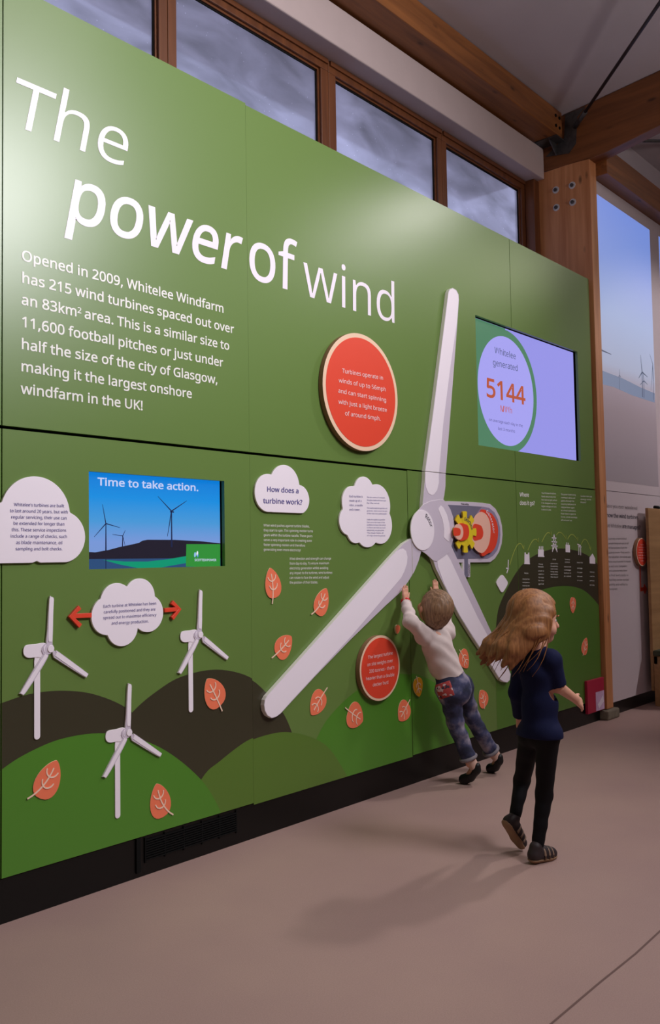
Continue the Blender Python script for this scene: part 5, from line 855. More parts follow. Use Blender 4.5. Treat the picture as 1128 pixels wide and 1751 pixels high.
# ================================================================== FURNITURE AT THE RIGHT EDGE
be = empty('high_back_bench', (7.7, -.2, 0), 'pale wooden high-backed bench with dark green seat at the right edge', 'bench')
bx = W(1110.5, 950, -.08)[0]
bz = W(1107.5, 868.5, -.08)[1]
box('back_board', (bx, -.08, .12), (bx+1.3, -.055, bz), M_wood_ply, be, bevel=.002)
sx = bx-.02; sz = .44
MB().box((sx, -.46, sz-.035), (bx+1.32, -.082, sz+.012)).build('seat_cushion', M_olive, be, bevel=.012)
lx = PZ(1112.5, 1212, 0)
MB().box((sx+.012, -.43, sz-.10), (bx+1.28, -.39, sz-.035)).box((sx+.012, -.115, sz-.10), (bx+1.28, -.085, sz-.035)).build('rail', M_wood_ply, be)
for (x, y) in ((sx+.012, -.145), (sx+.012, -.44), (bx+1.25, -.145), (bx+1.25, -.44)):
    box('leg', (x, y, 0), (x+.035, y+.06, sz-.035), M_wood_ply, be, bevel=.003)
hk = W(1124, 866, -.07)
tag(MB().tube([(hk[0]-.06, -.068, bz+.012), (hk[0]+.35, -.068, bz+.012)], .014, 12).build('handrail', M_black, None, smooth=True), 'short black bar lying on top of the bench back board', 'bar')
# magenta leaflet box
mg = empty('leaflet_box', (6.3, -.04, .07), 'magenta leaflet box with a pale pink picture at the foot of the post', 'box')
q = [W(1003.5, 1165, -.022), W(1030.5, 1214, -.022)]
MB().box((q[0][0], -.022, .08), (6.425, -.0005, q[0][1])).build('case', M_magenta, mg, bevel=.003)
qa, qb = W(1018, 1184, -.023), W(1030, 1215, -.023)
flat('picture', [(qa[0], .085), (6.42, .085), (6.42, qa[1]), (qa[0], qa[1])], M_pinkprint, mg, -.0232)
flat('stripe', [(qa[0]+.05, .10), (6.41, .14), (6.40, .19), (qa[0]+.03, .13)], mat('pink_print_white', (240, 226, 240), .4), mg, -.0238)

# ================================================================== PEOPLE (implicit surfaces, meshed as one skin)
class SDF:
    def __init__(s, lo, hi, h):
        s.lo = np.array(lo, float); s.h = h; s.n = np.ceil((np.array(hi)-s.lo)/h).astype(int)+1
        s.ax = [s.lo[i]+h*np.arange(s.n[i]) for i in range(3)]; s.D = np.full(s.n, .05, np.float32)
    def sub(s, lo, hi, pad):
        r = []
        for i in range(3):
            a = max(0, int((lo[i]-pad-s.lo[i])/s.h)); b = min(s.n[i], int((hi[i]+pad-s.lo[i])/s.h)+2)
            if b <= a: return None, None
            r.append(slice(a, b))
        P = np.stack(np.meshgrid(*[s.ax[i][r[i]] for i in range(3)], indexing='ij'), -1)
        return tuple(r), P
    def mix(s, r, d, k):
        D = s.D[r]
        if k <= 0: s.D[r] = np.minimum(D, d); return
        h = np.clip(.5+.5*(D-d)/k, 0, 1); s.D[r] = D*(1-h)+d*h-k*h*(1-h)
    def cone(s, a, b, ra, rb, k=.015, flat=None):
        a = np.array(a, float); b = np.array(b, float); R = max(ra, rb)
        r, P = s.sub(np.minimum(a, b)-R, np.maximum(a, b)+R, .055)
        if r is None: return s
        ab = b-a; t = np.clip(((P-a)@ab)/(ab@ab+1e-12), 0, 1)[..., None]
        d = np.linalg.norm(P-(a+t*ab), axis=-1)-(ra+(rb-ra)*t[..., 0]); s.mix(r, d, k); return s
    def ell(s, c, rad, rot=None, k=.012, sub=False):
        c = np.array(c, float); rad = np.array(rad, float); R = rad.max(); r, P = s.sub(c-R, c+R, .05)
        if r is None: return s
        Q = P-c
        if rot is not None: Q = Q@np.array(rot).T
        q = np.linalg.norm(Q/rad, axis=-1); g = np.linalg.norm(Q/rad**2, axis=-1)+1e-9; d = q*(q-1)/g
        if sub: D = s.D[r]; d = -d; h = np.clip(.5-.5*(D-d)/k, 0, 1); s.D[r] = D*(1-h)+d*h+k*h*(1-h)
        else: s.mix(r, d, k)
        return s
    def cut(s, p, n):   # keep the side n points away from
        p = np.array(p, float); n = _n(np.array(n, float)); P = np.stack(np.meshgrid(*s.ax, indexing='ij'), -1)
        s.D = np.maximum(s.D, (P-p)@n); return s
    def folds(s, amp, freq, dirv, seed=0):
        P = np.stack(np.meshgrid(*s.ax, indexing='ij'), -1); g = np.random.default_rng(seed); acc = 0
        for i in range(5):
            v = np.array(dirv)*freq*g.uniform(.6, 1.5)+g.normal(size=3)*freq*.35; acc = acc+np.sin(P@v+g.uniform(0, 6))/5
        s.D = s.D+amp*acc; return s
    def mesh(s, name, m, parent=None, smooth_it=1):
        D = s.D.astype(float); ins = D < 0; n = D.shape
        c = ins[:-1, :-1, :-1].astype(np.int8)*0
        for dx in (0, 1):
            for dy in (0, 1):
                for dz in (0, 1): c = c+ins[dx:n[0]-1+dx, dy:n[1]-1+dy, dz:n[2]-1+dz]
        act = (c > 0) & (c < 8); idx = -np.ones(act.shape, int); cells = np.argwhere(act); idx[act] = np.arange(len(cells))
        acc = np.zeros((len(cells), 3)); cnt = np.zeros(len(cells))
        corners = [(a, b, d) for a in (0, 1) for b in (0, 1) for d in (0, 1)]
        for i, A in enumerate(corners):
            for B in corners[i+1:]:
                if sum(abs(A[q]-B[q]) for q in range(3)) != 1: continue
                va = D[cells[:, 0]+A[0], cells[:, 1]+A[1], cells[:, 2]+A[2]]; vb = D[cells[:, 0]+B[0], cells[:, 1]+B[1], cells[:, 2]+B[2]]
                cr = (va < 0) != (vb < 0); t = np.where(cr, va/(va-vb+1e-12), 0)[:, None]
                p = np.array(A)+t*(np.array(B)-np.array(A)); acc += np.where(cr[:, None], p, 0); cnt += cr
        V = s.lo+s.h*(cells+acc/cnt[:, None]); Fq = []
        for ax in range(3):
            o = [1, 1, 1]; o[ax] = 0; sl = tuple(slice(1 if q != ax else 0, n[q]-1) for q in range(3))
            a = ins[sl]; sl2 = tuple(slice(1 if q != ax else 1, n[q]-1 if q != ax else n[q]) for q in range(3)); b = ins[sl2]
            e = np.argwhere(a != b); u, v = [(1, 2), (2, 0), (0, 1)][ax]
            off = np.ones(3, int); off[ax] = 0; base = e+off
            def cell(du, dv):
                q = base.copy(); q[:, u] -= du; q[:, v] -= dv; return idx[q[:, 0], q[:, 1], q[:, 2]]
            quad = np.stack([cell(1, 1), cell(0, 1), cell(0, 0), cell(1, 0)], 1)
            fl = b[tuple(e.T)]; quad[fl] = quad[fl][:, ::-1]; Fq.append(quad)
        Fq = np.concatenate(Fq); Fq = Fq[(Fq >= 0).all(1)]
        me = bpy.data.meshes.new(name); me.vertices.add(len(V)); me.vertices.foreach_set('co', V.astype(np.float32).ravel())
        me.loops.add(len(Fq)*4); me.loops.foreach_set('vertex_index', Fq.ravel()); me.polygons.add(len(Fq))
        me.polygons.foreach_set('loop_start', np.arange(0, len(Fq)*4, 4)); me.polygons.foreach_set('loop_total', np.full(len(Fq), 4)) if False else None
        me.polygons.foreach_set('use_smooth', np.ones(len(Fq), bool)); me.update(calc_edges=True); me.validate(); me.materials.append(m)
        o = link(name, me, parent)
        if smooth_it: md = o.modifiers.new('smooth', 'SMOOTH'); md.factor = .5; md.iterations = smooth_it
        return o
def hand(S, wrist, d, side, nrm, L=.105, k=.004, curl=.0, rf=.0062, thumb=1):
    """palm + four unequal fingers + thumb. d: towards the finger tips, side: towards the thumb, nrm: the way the palm faces"""
    w_ = np.array(wrist, float); d = _n(np.array(d, float)); side = np.array(side, float); side = _n(side-d*(side@d)); nrm = np.cross(d, side)*np.sign(np.cross(d, side)@np.array(nrm, float)+1e-9)
    s = L/.105
    for o in (-.017, -.006, .006, .016): S.cone(w_+side*o*.7*s+d*.004*s, w_+d*.046*s+side*o*s, .0105*s, .0095*s, .006)
    for o, l, sp in ((.019, .043, .10), (.0065, .049, .02), (-.006, .045, -.06), (-.018, .035, -.16)):
        b0 = w_+d*.050*s+side*o*s; d1 = _n(d+side*sp+nrm*curl*.5); j = b0+d1*l*.52*s; d2 = _n(d+side*sp*.8+nrm*curl*1.4)
        S.cone(b0-d*.006, j, rf*s*1.08, rf*s, k); S.cone(j, j+d2*l*.5*s, rf*s, rf*s*.82, k)
    t0 = w_+d*.016*s+side*.014*s; t1 = t0+_n(d*.7+side*.9+nrm*.25)*.026*s; S.cone(t0, t1, .009*s, .0075*s, .006); S.cone(t1, t1+_n(d*1.0+side*.45)*.024*s, .0072*s, .006*s, k)
def head(S, c, Fw, Up, s=1.0, neck=None):
    Fw = _n(np.array(Fw, float)); Up = np.array(Up, float); Up = _n(Up-Fw*(Up@Fw)); Rt = np.cross(Fw, Up); c = np.array(c, float)
    g = lambda r, f, u: c+(Rt*r+Fw*f+Up*u)*s
    rot = np.array([Rt, Fw, Up])
    S.ell(g(0, -.008, .014), np.array((.073, .088, .080))*s, rot, .01)
    S.ell(g(0, .022, -.036), np.array((.056, .058, .062))*s, rot, .02)
    S.ell(g(0, .052, -.074), np.array((.026, .026, .020))*s, rot, .02)
    for q in (1, -1):
        S.ell(g(q*.040, .052, -.040), np.array((.020, .018, .020))*s, rot, .018)
        S.ell(g(q*.030, .082, -.004), np.array((.017, .014, .011))*s, rot, .008, sub=True)
        S.ell(g(q*.072, -.004, -.016), np.array((.008, .017, .024))*s, rot, .006)
    S.cone(g(0, .080, -.002), g(0, .094, -.026), .0065*s, .0095*s, .008)
    S.ell(g(0, .078, -.047), np.array((.019, .012, .005))*s, rot, .005); S.ell(g(0, .076, -.055), np.array((.016, .011, .005))*s, rot, .005)
    return g, rot
def face_parts(g, rot, s, root, hairc):
    for q in (1, -1):
        e = SDF(g(q*.030, .070, -.004)-.02, g(q*.030, .070, -.004)+.02, .0018); e.ell(g(q*.028, .063, -.004), np.array((.0115, .0115, .0100))*s, rot, 0); eo = e.mesh('eye', M_eyew, root, 0)
        e = SDF(g(q*.030, .070, -.004)-.02, g(q*.030, .070, -.004)+.02, .0012); e.ell(g(q*.028, .0730, -.004), np.array((.006, .0030, .006))*s, rot, 0); e.mesh('iris', M_iris, eo, 0)
        a = [g(q*.014, .0815, .012), g(q*.030, .083, .017), g(q*.044, .073, .013)]; MB().tube([tuple(x) for x in a], .0022*s, 8).build('eyebrow', hairc, root, smooth=True)
    lp = SDF(g(0, .08, -.05)-.03, g(0, .08, -.05)+.03, .0018); lp.ell(g(0, .0815, -.0475), np.array((.017, .0105, .0036))*s, rot, .002); lp.ell(g(0, .0805, -.0545), np.array((.014, .0105, .0042))*s, rot, .002); lp.mesh('lips', M_lip, root, 0)

# ---- materials for clothes
M_shirt = mat('cream_jersey', (222, 206, 202), .85, .15, noise=.05, nscale=30, bump=.12, bscale=300)
def denim():
    m, nt, b = newmat('washed_denim'); N = nt.nodes; L = nt.links; tc = N.new('ShaderNodeTexCoord')
    n = N.new('ShaderNodeTexNoise'); n.inputs['Scale'].default_value = 11; n.inputs['Detail'].default_value = 4; L.new(tc.outputs['Object'], n.inputs[0])
    r = N.new('ShaderNodeValToRGB'); e = r.color_ramp.elements; e[0].position = .38; e[0].color = (*s2l((34, 38, 62)), 1); e[1].position = .66; e[1].color = (*s2l((150, 142, 158)), 1)
    q = e.new(.5); q.color = (*s2l((64, 68, 102)), 1); L.new(n.outputs[0], r.inputs[0]); L.new(r.outputs[0], b.inputs['Base Color']); b.inputs['Roughness'].default_value = .85
    n2 = N.new('ShaderNodeTexNoise'); n2.inputs['Scale'].default_value = 500; L.new(tc.outputs['Object'], n2.inputs[0]); bu = N.new('ShaderNodeBump'); bu.inputs['Strength'].default_value = .15; L.new(n2.outputs[0], bu.inputs['Height']); L.new(bu.outputs[0], b.inputs['Normal'])
    return m
M_denim = denim(); M_cuff = mat('denim_turn_up', (136, 130, 136), .85, .15, noise=.2, nscale=60)
M_shoe = mat('black_shoe', (14, 12, 13), .5, .4)
def hair_mat(name, c1, c2):
    m, nt, b = newmat(name); N = nt.nodes; L = nt.links; tc = N.new('ShaderNodeTexCoord'); mp = N.new('ShaderNodeMapping'); mp.inputs['Scale'].default_value = (120, 120, 14); L.new(tc.outputs['Object'], mp.inputs[0])
    n = N.new('ShaderNodeTexNoise'); n.inputs['Scale'].default_value = 1; n.inputs['Detail'].default_value = 5; L.new(mp.outputs[0], n.inputs[0])
    r = N.new('ShaderNodeValToRGB'); r.color_ramp.elements[0].position = .35; r.color_ramp.elements[1].position = .68; r.color_ramp.elements[0].color = (*s2l(c1), 1); r.color_ramp.elements[1].color = (*s2l(c2), 1)
    L.new(n.outputs[0], r.inputs[0]); L.new(r.outputs[0], b.inputs['Base Color']); b.inputs['Roughness'].default_value = .55
    bu = N.new('ShaderNodeBump'); bu.inputs['Strength'].default_value = .25; L.new(n.outputs[0], bu.inputs['Height']); L.new(bu.outputs[0], b.inputs['Normal']); return m
M_hairb = hair_mat('short_fair_hair', (112, 82, 58), (158, 122, 90)); M_hairg = hair_mat('long_fair_hair', (132, 82, 44), (172, 116, 68))

# ------------------------------------------------------------------ the boy leaning on the wall
boy = empty('person', (4.33, -.2, 0), 'small boy in cream top and jeans on tiptoe, reaching up the green wall', 'person')
J = dict(ls=PY(725, 1086, -.155), rs=PY(764, 1081, -.155), neck=PY(745, 1068, -.16), hd=PY(743, 1040, -.17), chest=PY(744, 1098, -.16), belly=PY(759, 1136, -.18), pel=PY(775, 1170, -.205),
         le=PY(703, 1063, -.165), lw=PY(693.5, 1030, -.052), re=PY(757, 1052, -.12), rw=PY(745.5, 1019, -.044),
         lh=PY(768, 1180, -.215), rh=PY(787, 1174, -.20), lk=PY(778, 1236, -.21), rk=PY(806, 1226, -.20), la=PY(804, 1305, -.262), ra=PY(843, 1290, -.235))
lt0 = PZ(793, 1336, .014); rt0 = PZ(839, 1317, .014)
S = SDF((3.72, -.42, -.005), (4.75, .0, 1.12), .0046)
HF = np.array((.42, .72, .55)); HU = np.array((-.05, -.6, .80))
g, rot = head(S, J['hd'], HF, HU, 1.06)
S.cone(J['neck'], J['hd']+np.array((0, -.015, -.03)), .034, .033, .02)
S.cone(J['ls'], J['rs'], .040, .040, .02); S.cone(J['chest'], J['belly'], .074, .070, .03); S.cone(J['belly'], J['pel'], .070, .074, .03)
S.cone(J['neck'], J['chest'], .036, .06, .03); S.cone(J['lh'], J['rh'], .064, .062, .03)
for a, b, c_, d_ in (('ls', 'le', .033, .026), ('le', 'lw', .026, .018), ('rs', 're', .033, .026), ('re', 'rw', .026, .018)): S.cone(J[a], J[b], c_, d_, .012)
for a, b, c_, d_ in (('lh', 'lk', .047, .034), ('lk', 'la', .033, .024), ('rh', 'rk', .047, .034), ('rk', 'ra', .033, .024)): S.cone(J[a], J[b], c_, d_, .015)
for an, t0 in (('la', lt0), ('ra', rt0)):
    h_ = J[an]+np.array((.012, -.022, -.018)); S.cone(J[an], h_, .024, .022, .01); S.cone(h_, t0+np.array((.01, -.01, .012)), .020, .018, .01)
hand(S, J['lw'], (0.02, .06, 1), (1, 0, 0), (0, 1, 0), .098); hand(S, J['rw'], (-.02, .05, 1), (-1, 0, 0), (0, 1, 0), .098)
S.mesh('body', M_skin, boy)
face_parts(g, rot, 1.06, boy, M_hairb)
# hair: cap leaving the face free
H = SDF(J['hd']-.14, J['hd']+.14, .004); H.ell(g(0, -.012, .018), np.array((.082, .096, .088))*1.06, rot, 0); H.ell(g(0, -.045, -.025), np.array((.066, .058, .06))*1.06, rot, .02)
Pf = np.stack(np.meshgrid(*H.ax, indexing='ij'), -1)-J['hd']; fr = (Pf@rot[1])/1.06; up = (Pf@rot[2])/1.06
H.D = np.maximum(H.D, (fr-.036-np.clip(up-.0, -.05, .07)*.55)*.8); H.D += .0016*np.sin(Pf[..., 0]*300+np.sin(Pf[..., 1]*90)*2)
H.mesh('hair', M_hairb, boy)
# shirt
S = SDF((3.72, -.42, .45), (4.45, .0, 1.06), .0046)
S.cone(J['ls'], J['rs'], .050, .050, .02); S.cone(J['neck']+np.array((0, 0, -.008)), J['chest'], .044, .07, .02); S.cone(J['chest'], J['belly'], .082, .080, .03)
S.cone(J['belly'], J['pel']+np.array((0, 0, -.03)), .080, .092, .03)
for a, b, c_, d_ in (('ls', 'le', .044, .037), ('le', 'lw', .037, .027), ('rs', 're', .044, .036), ('re', 'rw', .035, .026)): S.cone(J[a], J[b], c_, d_, .016)
S.folds(.010, 60, (.7, .2, .8), 3)
hem = PY(762, 1157, -.2); S.cut(hem, (.33, 0, -1.0))
for e_, w2 in (('le', 'lw'), ('re', 'rw')):
    pass
keep = S.D
Pg = np.stack(np.meshgrid(*S.ax, indexing='ij'), -1)
for e_, w2 in (('le', 'lw'), ('re', 'rw')):
    ax_ = _n(J[w2]-J[e_]); tt_ = (Pg-J[w2])@ax_+.014; rad = np.linalg.norm(Pg-J[w2]-((Pg-J[w2])@ax_)[..., None]*ax_, axis=-1)
    near = (rad < .06) & (np.linalg.norm(Pg-J[w2], axis=-1) < .09) & (((Pg-J['hd'])**2).sum(-1) > 0); S.D = np.where(near, np.maximum(S.D, tt_), S.D)
nk = _n(J['hd']-J['neck']+np.array((0, -.02, 0))); S.D = np.where(np.linalg.norm(Pg-J['neck'], axis=-1) < .075, np.maximum(S.D, (Pg-J['neck'])@nk-.004), S.D)
sh1 = S.mesh('shirt', M_shirt, boy)
def ring(name, c, n_, R, r, m, parent, sq=1.0):
    n_ = _n(np.array(n_, float)); a = _n(np.cross(n_, [0, .3, 1.])); b = np.cross(n_, a); mb = MB(); N_ = 36
    pth = [c+R*(math.cos(2*math.pi*i/N_)*a+sq*math.sin(2*math.pi*i/N_)*b) for i in range(N_+1)]
    return mb.tube(pth, r, 8, cap=False).build(name, m, parent, smooth=True)
ring('cuff', J['lw']-_n(J['lw']-J['le'])*.017, J['lw']-J['le'], .0235, .006, M_shirt, sh1); ring('cuff', J['rw']-_n(J['rw']-J['re'])*.017, J['rw']-J['re'], .0235, .006, M_shirt, sh1)
ring('collar', J['neck']+nk*.004, nk, .037, .005, M_shirt, sh1)
ring('bracelet', J['lw']+np.array((0, .002, .004)), J['lw']-J['le'], .0205, .007, mat('red_bracelet', (226, 46, 56), .4), boy)
# jeans
S = SDF((3.9, -.44, .03), (4.75, .0, .68), .0046)
S.cone(J['belly']*.75+J['pel']*.25, J['pel'], .074, .086, .02); S.cone(J['lh'], J['rh'], .078, .074, .03)
S.ell(PY(787, 1183, -.26), (.062, .055, .07), None, .03)
for a, b, c_, d_ in (('lh', 'lk', .063, .046), ('lk', 'la', .045, .041), ('rh', 'rk', .061, .045), ('rk', 'ra', .044, .040)): S.cone(J[a], J[b], c_, d_, .018)
S.folds(.0048, 62, (.3, .3, 1), 5)
Pg = np.stack(np.meshgrid(*S.ax, indexing='ij'), -1)
for k_, a_ in (('lk', 'la'), ('rk', 'ra')):
    ax_ = _n(J[a_]-J[k_]); near = np.linalg.norm(Pg-J[a_], axis=-1) < .10; S.D = np.where(near, np.maximum(S.D, (Pg-J[a_])@ax_+.022), S.D)
S.D = np.maximum(S.D, Pg[..., 2]-.63)
je = S.mesh('jeans', M_denim, boy)
for k_, a_ in (('lk', 'la'), ('rk', 'ra')):
    ax_ = _n(J[a_]-J[k_]); ring('turn_up', J[a_]-ax_*.032, ax_, .042, .0105, M_cuff, je)
# red printed pocket and star print on the seat of the jeans: small raised patches laid on the cloth
pk = SDF(PY(762, 1180, -.225)-.11, PY(762, 1180, -.225)+.11, .0035)
pk.cone(J['belly']*.45+J['pel']*.55, J['pel'], .086, .092, .02); pk.cone(J['lh'], J['rh'], .084, .080, .03); pk.ell(PY(787, 1183, -.26), (.068, .061, .076), None, .03); pk.cone(J['lh'], J['lk'], .074, .060, .018)
pc = PY(760, 1180, -.225); Pg = np.stack(np.meshgrid(*pk.ax, indexing='ij'), -1)
q_ = Pg-pc; vd = _n(pc-CAM); uu = _n(np.cross(vd, [0, 0, 1.])); vv = np.cross(uu, vd); a_, b_, c_ = q_@uu, q_@vv, q_@vd
pk.D = np.maximum(pk.D, np.maximum(np.maximum(np.abs(a_*.95+b_*.3)-.042, np.abs(b_*.95-a_*.3)-.040), c_-.03))
M_pocket, nt_, b_p = newmat('red_print_pocket'); vn = nt_.nodes.new('ShaderNodeTexVoronoi'); vn.inputs['Scale'].default_value = 66; cr_ = nt_.nodes.new('ShaderNodeValToRGB'); cr_.color_ramp.interpolation = 'CONSTANT'
e_ = cr_.color_ramp.elements; e_[0].color = (*s2l((168, 60, 58)), 1); e_[1].position = .62; e_[1].color = (*s2l((196, 176, 176)), 1); q3 = e_.new(.8); q3.color = (*s2l((60, 44, 60)), 1)
tc_ = nt_.nodes.new('ShaderNodeTexCoord'); nt_.links.new(tc_.outputs['Object'], vn.inputs[0]); nt_.links.new(vn.outputs['Color'], cr_.inputs[0]); nt_.links.new(cr_.outputs[0], b_p.inputs['Base Color']); b_p.inputs['Roughness'].default_value = .8
pk.mesh('pocket', M_pocket, je)
M_sock = mat('pale_sock', (214, 176, 160), .8, .2)
for an in ('la', 'ra'):
    S = SDF(J[an]-.08, J[an]+.08, .004); S.cone(J[an]+np.array((-.006, .004, .03)), J[an]+np.array((.010, -.018, -.020)), .030, .028, .01); S.mesh('sock', M_sock, boy)
# shoes: black ballet pumps on tiptoe
for an, t0 in (('la', lt0), ('ra', rt0)):
    heel = J[an]+np.array((.010, -.030, -.034)); t0 = t0.copy(); S = SDF(np.minimum(heel, t0)-.08, np.maximum(heel, t0)+.08, .0036)
    mid = (heel+t0)/2+np.array((0, 0, -.006)); S.cone(t0+np.array((0, 0, .010)), mid, .029, .026, .01); S.cone(mid, heel, .026, .024, .01)
    S.cone(heel, heel+np.array((.0, -.004, .02)), .024, .021, .008)
    u_ = J[an]-(heel*.55+t0*.45); S.ell(heel*.45+t0*.55+_n(u_)*.034, (.024, .030, .028), None, .004, sub=True); S.D = np.maximum(S.D, .001-np.stack(np.meshgrid(*S.ax, indexing='ij'), -1)[..., 2])
    sh_o = S.mesh('shoe', M_shoe, boy)

# ------------------------------------------------------------------ the girl walking away from the camera
def GP(px, py, d):
    z0 = float(RW[:, 2]@(np.array(PZ(918, 1476, 0))-CAM)); r = ray(px, py); return CAM+r*((z0+d)/F)
girl = empty('person', tuple(float(v) for v in GP(920, 1474, 0)), 'girl in navy top and black leggings with long fair hair, striding past the boy', 'person')
G = dict(hd=GP(915, 1056, .06), neck=GP(916, 1104, .03), chest=GP(920, 1152, .02), belly=GP(922, 1205, .03), pel=GP(922, 1246, .03), ls=GP(893, 1130, .08), rs=GP(941, 1128, -.02),
         le=GP(885, 1184, .11), lw=GP(888, 1226, .20), re=GP(954, 1174, .0), rw=GP(984, 1196, .10), lh=GP(907, 1256, .07), rh=GP(936, 1258, -.01),
         lk=GP(892, 1335, .22), rk=GP(930, 1360, .05), la=GP(880, 1396, .14), ra=GP(919, 1446, .02))
allp = np.array(list(G.values())); lo_ = allp.min(0)-.16; hi_ = allp.max(0)+.16; lo_[2] = -.01
fw = _n(np.array((1.0, -.28, 0.)))
S = SDF(lo_, hi_, .0052)
g2, rot2 = head(S, G['hd'], (.86, -.62, -.12), (0, 0, 1), 1.06)
S.cone(G['neck'], G['hd']+np.array((0, 0, -.04)), .034, .034, .02); S.cone(G['neck'], G['chest'], .035, .06, .03)
S.cone(G['ls'], G['rs'], .036, .036, .02); S.cone(G['chest'], G['belly'], .058, .054, .03); S.cone(G['belly'], G['pel'], .054, .056, .03); S.cone(G['lh'], G['rh'], .044, .044, .03)
for a, b, c_, d_ in (('ls', 'le', .031, .025), ('le', 'lw', .024, .017), ('rs', 're', .031, .025), ('re', 'rw', .024, .017), ('lh', 'lk', .042, .029), ('lk', 'la', .028, .018), ('rh', 'rk', .042, .029), ('rk', 'ra', .028, .018)): S.cone(G[a], G[b], c_, d_, .014)
heelR = GP(913, 1463, .0); heelR[2] = .028; toeR = heelR+fw*.100; toeR[2] = .022
S.cone(G['ra'], heelR, .021, .022, .01); S.cone(heelR, toeR, .022, .018, .01)
heelL = G['la']+np.array((-.035, .01, -.02)); toeL = heelL+_n(np.array((.55, -.15, -.75)))*.12
S.cone(G['la'], heelL, .021, .022, .01); S.cone(heelL, toeL, .022, .018, .01)
hand(S, G['rw'], G['rw']-G['re'], (.2, .3, .9), (-.6, .7, 0), .10, curl=.5); hand(S, G['lw'], G['lw']-G['le'], (1, 0, .2), (0, -1, 0), .10, curl=.6)
S.mesh('body', M_skin, girl); face_parts(g2, rot2, 1.06, girl, M_hairg)
M_navy = mat('navy_jersey', (26, 30, 62), .85, .15, noise=.08, nscale=30, bump=.1, bscale=300); M_legg = mat('black_leggings', (15, 14, 18), .75, .2)
S = SDF(lo_, hi_, .0052)
S.cone(G['ls'], G['rs'], .042, .042, .02); S.cone(G['neck']+np.array((0, 0, -.01)), G['chest'], .041, .060, .02); S.cone(G['chest'], G['belly'], .068, .067, .03); S.cone(G['belly'], G['pel']+np.array((0, 0, -.05)), .067, .078, .03); S.cone(G['lh'], G['rh'], .062, .062, .03)
for a, b, c_, d_ in (('ls', 'le', .042, .036), ('le', 'lw', .035, .027), ('rs', 're', .042, .036)): S.cone(G[a], G[b], c_, d_, .016)
S.folds(.004, 40, (.3, .3, .9), 8)
Pg = np.stack(np.meshgrid(*S.ax, indexing='ij'), -1)
bodyzone = Pg[..., 2] > -1
S.D = np.where(bodyzone | (Pg[..., 2] < G['pel'][2]-.04), np.maximum(S.D, G['pel'][2]-.03-Pg[..., 2]), S.D)
ax_ = _n(G['lw']-G['le']); near = np.linalg.norm(Pg-G['lw'], axis=-1) < .055; S.D = np.where(near, np.maximum(S.D, (Pg-G['lw'])@ax_+.012), S.D)
ax_ = _n(G['re']-G['rs']); near = np.linalg.norm(Pg-G['re'], axis=-1) < .06; S.D = np.where(near, np.maximum(S.D, (Pg-G['re'])@ax_+.006), S.D)
near = np.linalg.norm(Pg-G['neck'], axis=-1) < .07; S.D = np.where(near, np.maximum(S.D, Pg[..., 2]-G['neck'][2]-.006), S.D)
S.mesh('top', M_navy, girl)
S = SDF(lo_, hi_, .0052)
S.cone(G['pel']+np.array((0, 0, .02)), G['pel'], .058, .062, .02); S.cone(G['lh'], G['rh'], .049, .049, .03)
for a, b, c_, d_ in (('lh', 'lk', .048, .034), ('lk', 'la', .034, .024), ('rh', 'rk', .048, .034), ('rk', 'ra', .034, .025)): S.cone(G[a], G[b], c_, d_, .016)
S.folds(.002, 60, (.2, .2, 1), 9)
Pg = np.stack(np.meshgrid(*S.ax, indexing='ij'), -1)
for k_, a_ in (('lk', 'la'), ('rk', 'ra')):
    ax_ = _n(G[a_]-G[k_]); near = np.linalg.norm(Pg-G[a_], axis=-1) < .07; S.D = np.where(near, np.maximum(S.D, (Pg-G[a_])@ax_-.004), S.D)
S.mesh('leggings', M_legg, girl)
# hair: full wavy mass down to the shoulders, blown to the left, with loose locks
hl = -np.array(RW[:, 0]); hl[2] = 0; hl = _n(hl)     # towards the wall side, where the hair swings
bk = -_n(np.array((.86, -.62, 0)))
H = SDF(G['hd']-.30, G['hd']+.22, .0055)
H.ell(g2(0, -.016, .020), np.array((.086, .100, .090))*1.06, rot2, 0)
for i in range(26):
    a = -1.9+3.8*i/25; rt = rot2[0]; st_ = G['hd']+rt*.075*math.sin(a)-rot2[1]*.065*math.cos(a)+np.array((0, 0, .02))
    sw = .5+.5*random.random(); L_ = .14+.07*random.random()
    p1 = st_+bk*.025+rt*.03*math.sin(a)+hl*.02+np.array((0, 0, -.07)); p2 = p1+hl*(.02+.045*sw)+bk*.02+np.array((0, 0, -L_*.42)); p3 = p2+hl*(.01+.035*sw)+np.array((0, 0, -L_*.30))
    H.cone(st_, p1, .034, .032, .012); H.cone(p1, p2, .030, .022, .010); H.cone(p2, p3, .020, .006, .008)
Pf = np.stack(np.meshgrid(*H.ax, indexing='ij'), -1)-G['hd']; fr = (Pf@rot2[1])/1.06; up = (Pf@rot2[2])/1.06
H.D = np.maximum(H.D, (fr-.030-np.clip(up-.01, -.02, .07)*.6)*.8); H.D += .003*np.sin(Pf[..., 0]*130+Pf[..., 1]*120+np.sin(Pf[..., 2]*40)*2.2)
hg = H.mesh('hair', M_hairg, girl)
mb = MB()
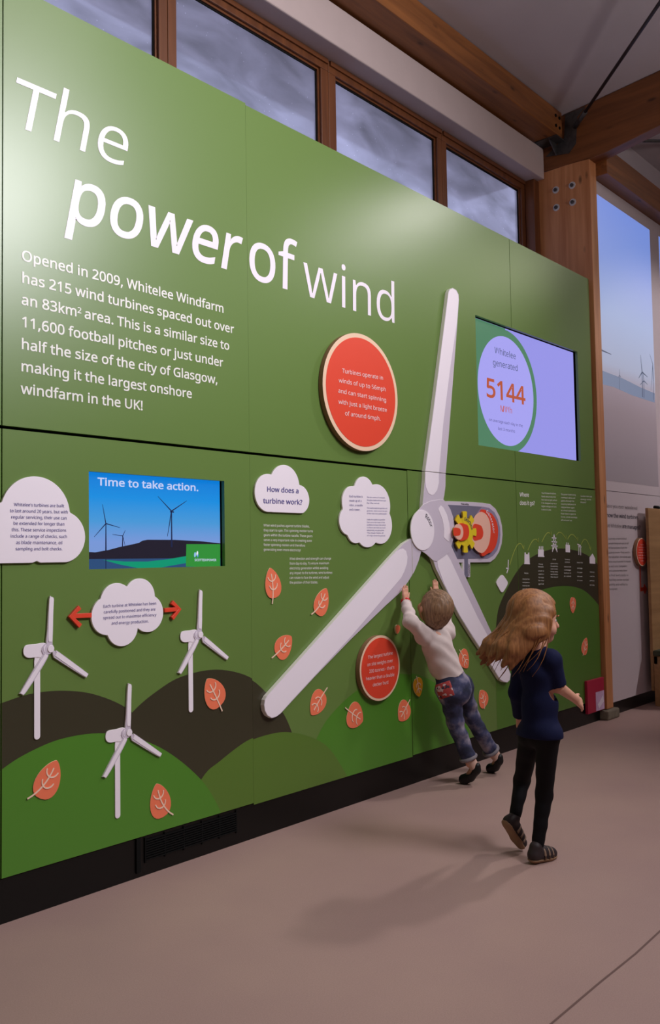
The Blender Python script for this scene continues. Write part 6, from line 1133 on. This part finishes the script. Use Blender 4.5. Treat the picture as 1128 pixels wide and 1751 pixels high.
for i in range(90):
    a = random.uniform(-2.1, 2.1); rt = rot2[0]; z_ = random.uniform(-.02, .09)
    rr_ = math.sqrt(max(.01, 1-(z_/.1)**2)); st_ = G['hd']+rt*.088*math.sin(a)*rr_-rot2[1]*.09*math.cos(a)*rr_+np.array((0, 0, z_))
    sw = random.uniform(.2, .95); L_ = random.uniform(.12, .25); out_ = rt*math.sin(a)*random.uniform(.01, .05); P_ = []
    for t in np.linspace(0, 1, 8): P_.append(st_+out_*math.sin(t*2.4)+bk*.04*t+hl*(.10*sw*t*t)+np.array((0, 0, -L_*t))+rt*.006*math.sin(t*9+i))
    mb.tube([tuple(x) for x in P_], .0042, 5, r2=.0008)
lk_ = mb.build('loose_locks', M_hairg, hg, smooth=True); lk_['kind'] = 'stuff'
# sneakers
M_upper = mat('dark_brown_upper', (44, 32, 34), .6); M_strap = mat('tan_strap', (140, 112, 92), .6)
def sneaker(heel, toe, ank, upv):
    upv = np.array(upv, float); d = _n(toe-heel); upv = _n(upv-d*(upv@d)); sd = np.cross(d, upv)
    lo = np.minimum(heel, toe)-.07; hi = np.maximum(heel, toe)+.09
    S = SDF(lo, hi, .0034); S.cone(heel+upv*.004, heel*.3+toe*.7, .026, .027, .01); S.cone(heel*.3+toe*.7, toe, .027, .023, .01); S.cone(heel+upv*.006, heel+upv*.034+d*.008, .026, .026, .01); S.cone(heel+d*.04+upv*.015, heel+d*.085+upv*.004, .026, .024, .01)
    Pg = np.stack(np.meshgrid(*S.ax, indexing='ij'), -1); hgt = (Pg-heel)@upv
    D0 = S.D.copy(); S.D = np.maximum(S.D, -(hgt+.012)); up_ = S.mesh('shoe', M_upper, girl)
    S.D = np.maximum(np.maximum(D0-.004, hgt+.010), -(hgt+.025)); S.mesh('sole', M_sole, up_)
    for f_, w2 in ((.35, .0295), (.60, .0285), (.82, .027)):
        c0 = heel*(1-f_)+toe*f_; pth = [c0+sd*w2*math.cos(t)*1.02+upv*(-.006+(w2+.004+.006*(1-f_)*2)*max(0, math.sin(t))) for t in np.linspace(-.25, math.pi+.25, 14)]
        MB().tube([tuple(p) for p in pth], .0055, 6).build('strap', M_strap, up_, smooth=True)
sneaker(heelR, toeR, G['ra'], (0, 0, 1)); sneaker(heelL, toeL, G['la'], (.6, -.15, .5))
